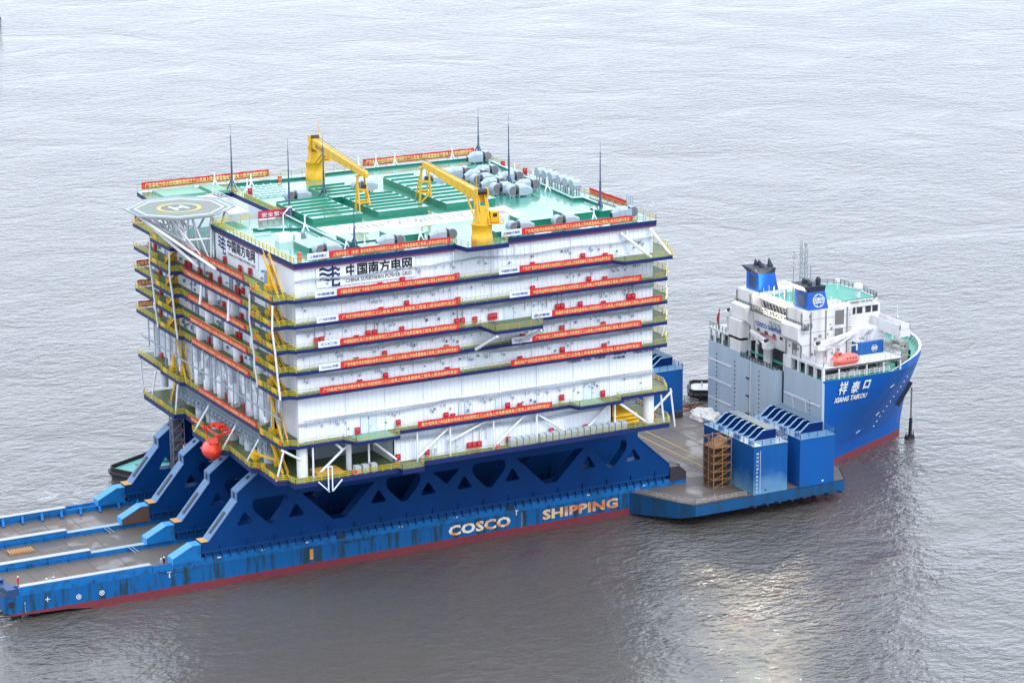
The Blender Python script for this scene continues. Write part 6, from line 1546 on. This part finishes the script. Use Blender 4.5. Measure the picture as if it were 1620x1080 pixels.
# people at the stern
def person(label, loc, suit, rz=0, stoop=0):
    me = bpy.data.meshes.new('person'); J = [(0, 0, .92), (0, 0, 1.15), (0, 0, 1.42), (0, 0, 1.5), (0, .02, 1.62), (0, .02, 1.74), (.19, 0, 1.40), (.27, .02, 1.14), (.27, .12, .92), (-.19, 0, 1.40), (-.27, .02, 1.14), (-.26, .12, .92), (.10, 0, .86), (.11, .02, .48), (.12, 0, .06), (.12, .16, .03), (-.10, 0, .86), (-.11, -.02, .48), (-.12, -.04, .06), (-.12, .12, .03)]
    E_ = [(0, 1), (1, 2), (2, 3), (3, 4), (4, 5), (2, 6), (6, 7), (7, 8), (2, 9), (9, 10), (10, 11), (0, 12), (12, 13), (13, 14), (14, 15), (0, 16), (16, 17), (17, 18), (18, 19)]
    me.from_pydata(J, E_, []); rr = [.15, .15, .17, .06, .10, .09, .08, .055, .045, .08, .055, .045, .10, .075, .055, .05, .10, .075, .055, .05]
    o = bpy.data.objects.new('person', me); COL.objects.link(o)
    sk_ = o.modifiers.new('skin', 'SKIN'); o.modifiers.new('sub', 'SUBSURF').levels = 1
    for i, sv in enumerate(me.skin_vertices[0].data): sv.radius = (rr[i], rr[i]*.85); sv.use_root = i == 0
    me.materials.append(suit); o.location = loc; o.rotation_euler = (0, 0, rz); tag(o, label, 'person')
    mb = MB(); mb.lathe((0, .02, 1.7), [(.15, 0), (.14, .08), (.08, .15), (.02, .17)], 10); mb.box(-.14, .14, .0, .2, 1.70, 1.73); mb.build('hard_hat', WHTXT, o)
    mb = MB(); mb.lathe((0, .075, 1.6), [(.03, -.07), (.075, 0), (.07, .08)], 8); mb.build('face', SKIN, o)
    mb = MB(); mb.box(-.13, -.02, -.1, .14, 0, .1); mb.box(.02, .2, -.1, .2, 0, .1); mb.build('boots', BLACK, o)
COV = mat('red_coverall', (.62, .02, .035), .7)
person('person in red coveralls and white hard hat standing at the stern corner', (2.3, -16.0, DK+.06), COV, R(200))
person('person in red coveralls at the left picture edge on the stern', (-.9, -13.8, 5.7), COV, R(150))
person('person in pinkish red coveralls behind the near bulwark, white hard hat showing', (6.6, -19.6, DK+.06), COV, R(180))
person('person in dark clothes behind the near bulwark, white hard hat showing', (8.0, -19.4, DK+.06), mat('dark_cloth', (.03, .035, .05), .8), R(170))
person('person in pale clothes beside the bright blue end stop of the nearest girder', (29.2, -19.2, DK+.06), mat('pale_cloth', (.45, .30, .28), .8), R(170))
person('person in dark clothes beside the bright blue end stop of the nearest girder', (30.0, -18.6, DK+.06), mat('dark_cloth', (.03, .035, .05), .8), R(190))

# ================================================================== TUGS AND FAR BOAT
def tug(loc, rz, L_, hullm, deckm, label, house):
    t = thing('tug_boat', label, 'tug boat', loc, rz); B = L_*.19
    pl = [(-L_/2, -B*.75), (-L_*.46, -B), (L_*.2, -B), (L_*.38, -B*.7), (L_*.48, -B*.25), (L_*.5, 0), (L_*.48, B*.25), (L_*.38, B*.7), (L_*.2, B), (-L_*.46, B), (-L_/2, B*.75)]
    mb = MB(); mb.prism(pl, -.5, 1.75); mb.build('hull', hullm, t)
    mb = MB(); mb.prism([(x*.97, y*.93) for x, y in pl], 1.76, 1.8); mb.build('deck', deckm, t)
    mb = MB(); n = len(pl)
    for i in range(n):
        a, c = pl[i], pl[(i+1) % n]; mb.beam((a[0], a[1], 2.1), (c[0], c[1], 2.1), .25, .9)
        mb.bar((a[0]*1.01, a[1]*1.03, 1.3), (c[0]*1.01, c[1]*1.03, 1.3), .45, n=8)
    for k in range(7): x = -L_*.4+k*L_*.1; mb.lathe((x, -B-.2, 1.0), [(.6, 0), (.6, -.35)], 10, axis='Y')
    mb.build('fender', BLACK, t)
    mb = MB(); mb.lathe((-L_*.3, 0, 1.8), [(.6, 0), (.45, .3), (.45, 1.1), (.7, 1.2)], 10); mb.bar((-L_*.15, -1.2, 2.6), (-L_*.15, 1.2, 2.6), .8, n=12); mb.bar((-L_*.38, -1.6, 2.8), (-L_*.38, 1.6, 2.8), .15); mb.build('towing_gear', mat('tug_gear', (.06, .22, .20), .5), t)
    if house:
        mb = MB(); mb.box(-L_*.02, L_*.26, -B*.6, B*.6, 1.8, 4.4); mb.xprism([(L_*.03, 4.4), (L_*.22, 4.4), (L_*.24, 6.8), (L_*.03, 6.8)], -B*.42, B*.42); hs_ = mb.build('deckhouse', CREAM, t)
        mb = MB(); mb.box(L_*.05, L_*.19, -B*.43, -B*.42, 5.3, 6.3); mb.box(L_*.022, L_*.03, -B*.35, B*.35, 5.3, 6.3); mb.build('window', GLASS, hs_)
        mb = MB(); mb.box(-L_*.01, L_*.05, -B*.35, -B*.1, 4.4, 7.2); mb.build('funnel', mat('tug_funnel', (.55, .06, .04), .5), t)
        mb = MB(); mb.bar((L_*.14, 0, 6.8), (L_*.14, 0, 10), .1); mb.build('mast', CREAM, t)
    return t
tug((62.5, 57.0, 0), R(28), 33, mat('tug_hull_dark', (.03, .035, .04), .6), TUGG, 'tug with a green deck and black fenders pushing behind the left girders', True)
tug((197.5, 44.0, 0), R(-30), 24, mat('tug_hull_dark', (.03, .035, .04), .6), mat('tug_deck_pale', (.50, .48, .46), .6), 'black-hulled tug with pale deck showing left of the grey bulkhead', False)
fb = thing('far_boat', 'tiny dark boat far off at the upper left picture edge', 'boat', (243, 748, 0)); L = (243, 748, 0); mb = MB(L)
mb.prism([(238, 746.4), (243, 746.4), (244.4, 747.2), (243, 748), (238, 748)], -.2, .9); mb.build('hull', mat('far_hull', (.02, .03, .05), .6), fb); mb = MB(L); mb.box(239, 241, 746.6, 747.8, .9, 2.1); mb.build('cabin', mat('far_cabin', (.05, .06, .09), .6), fb)
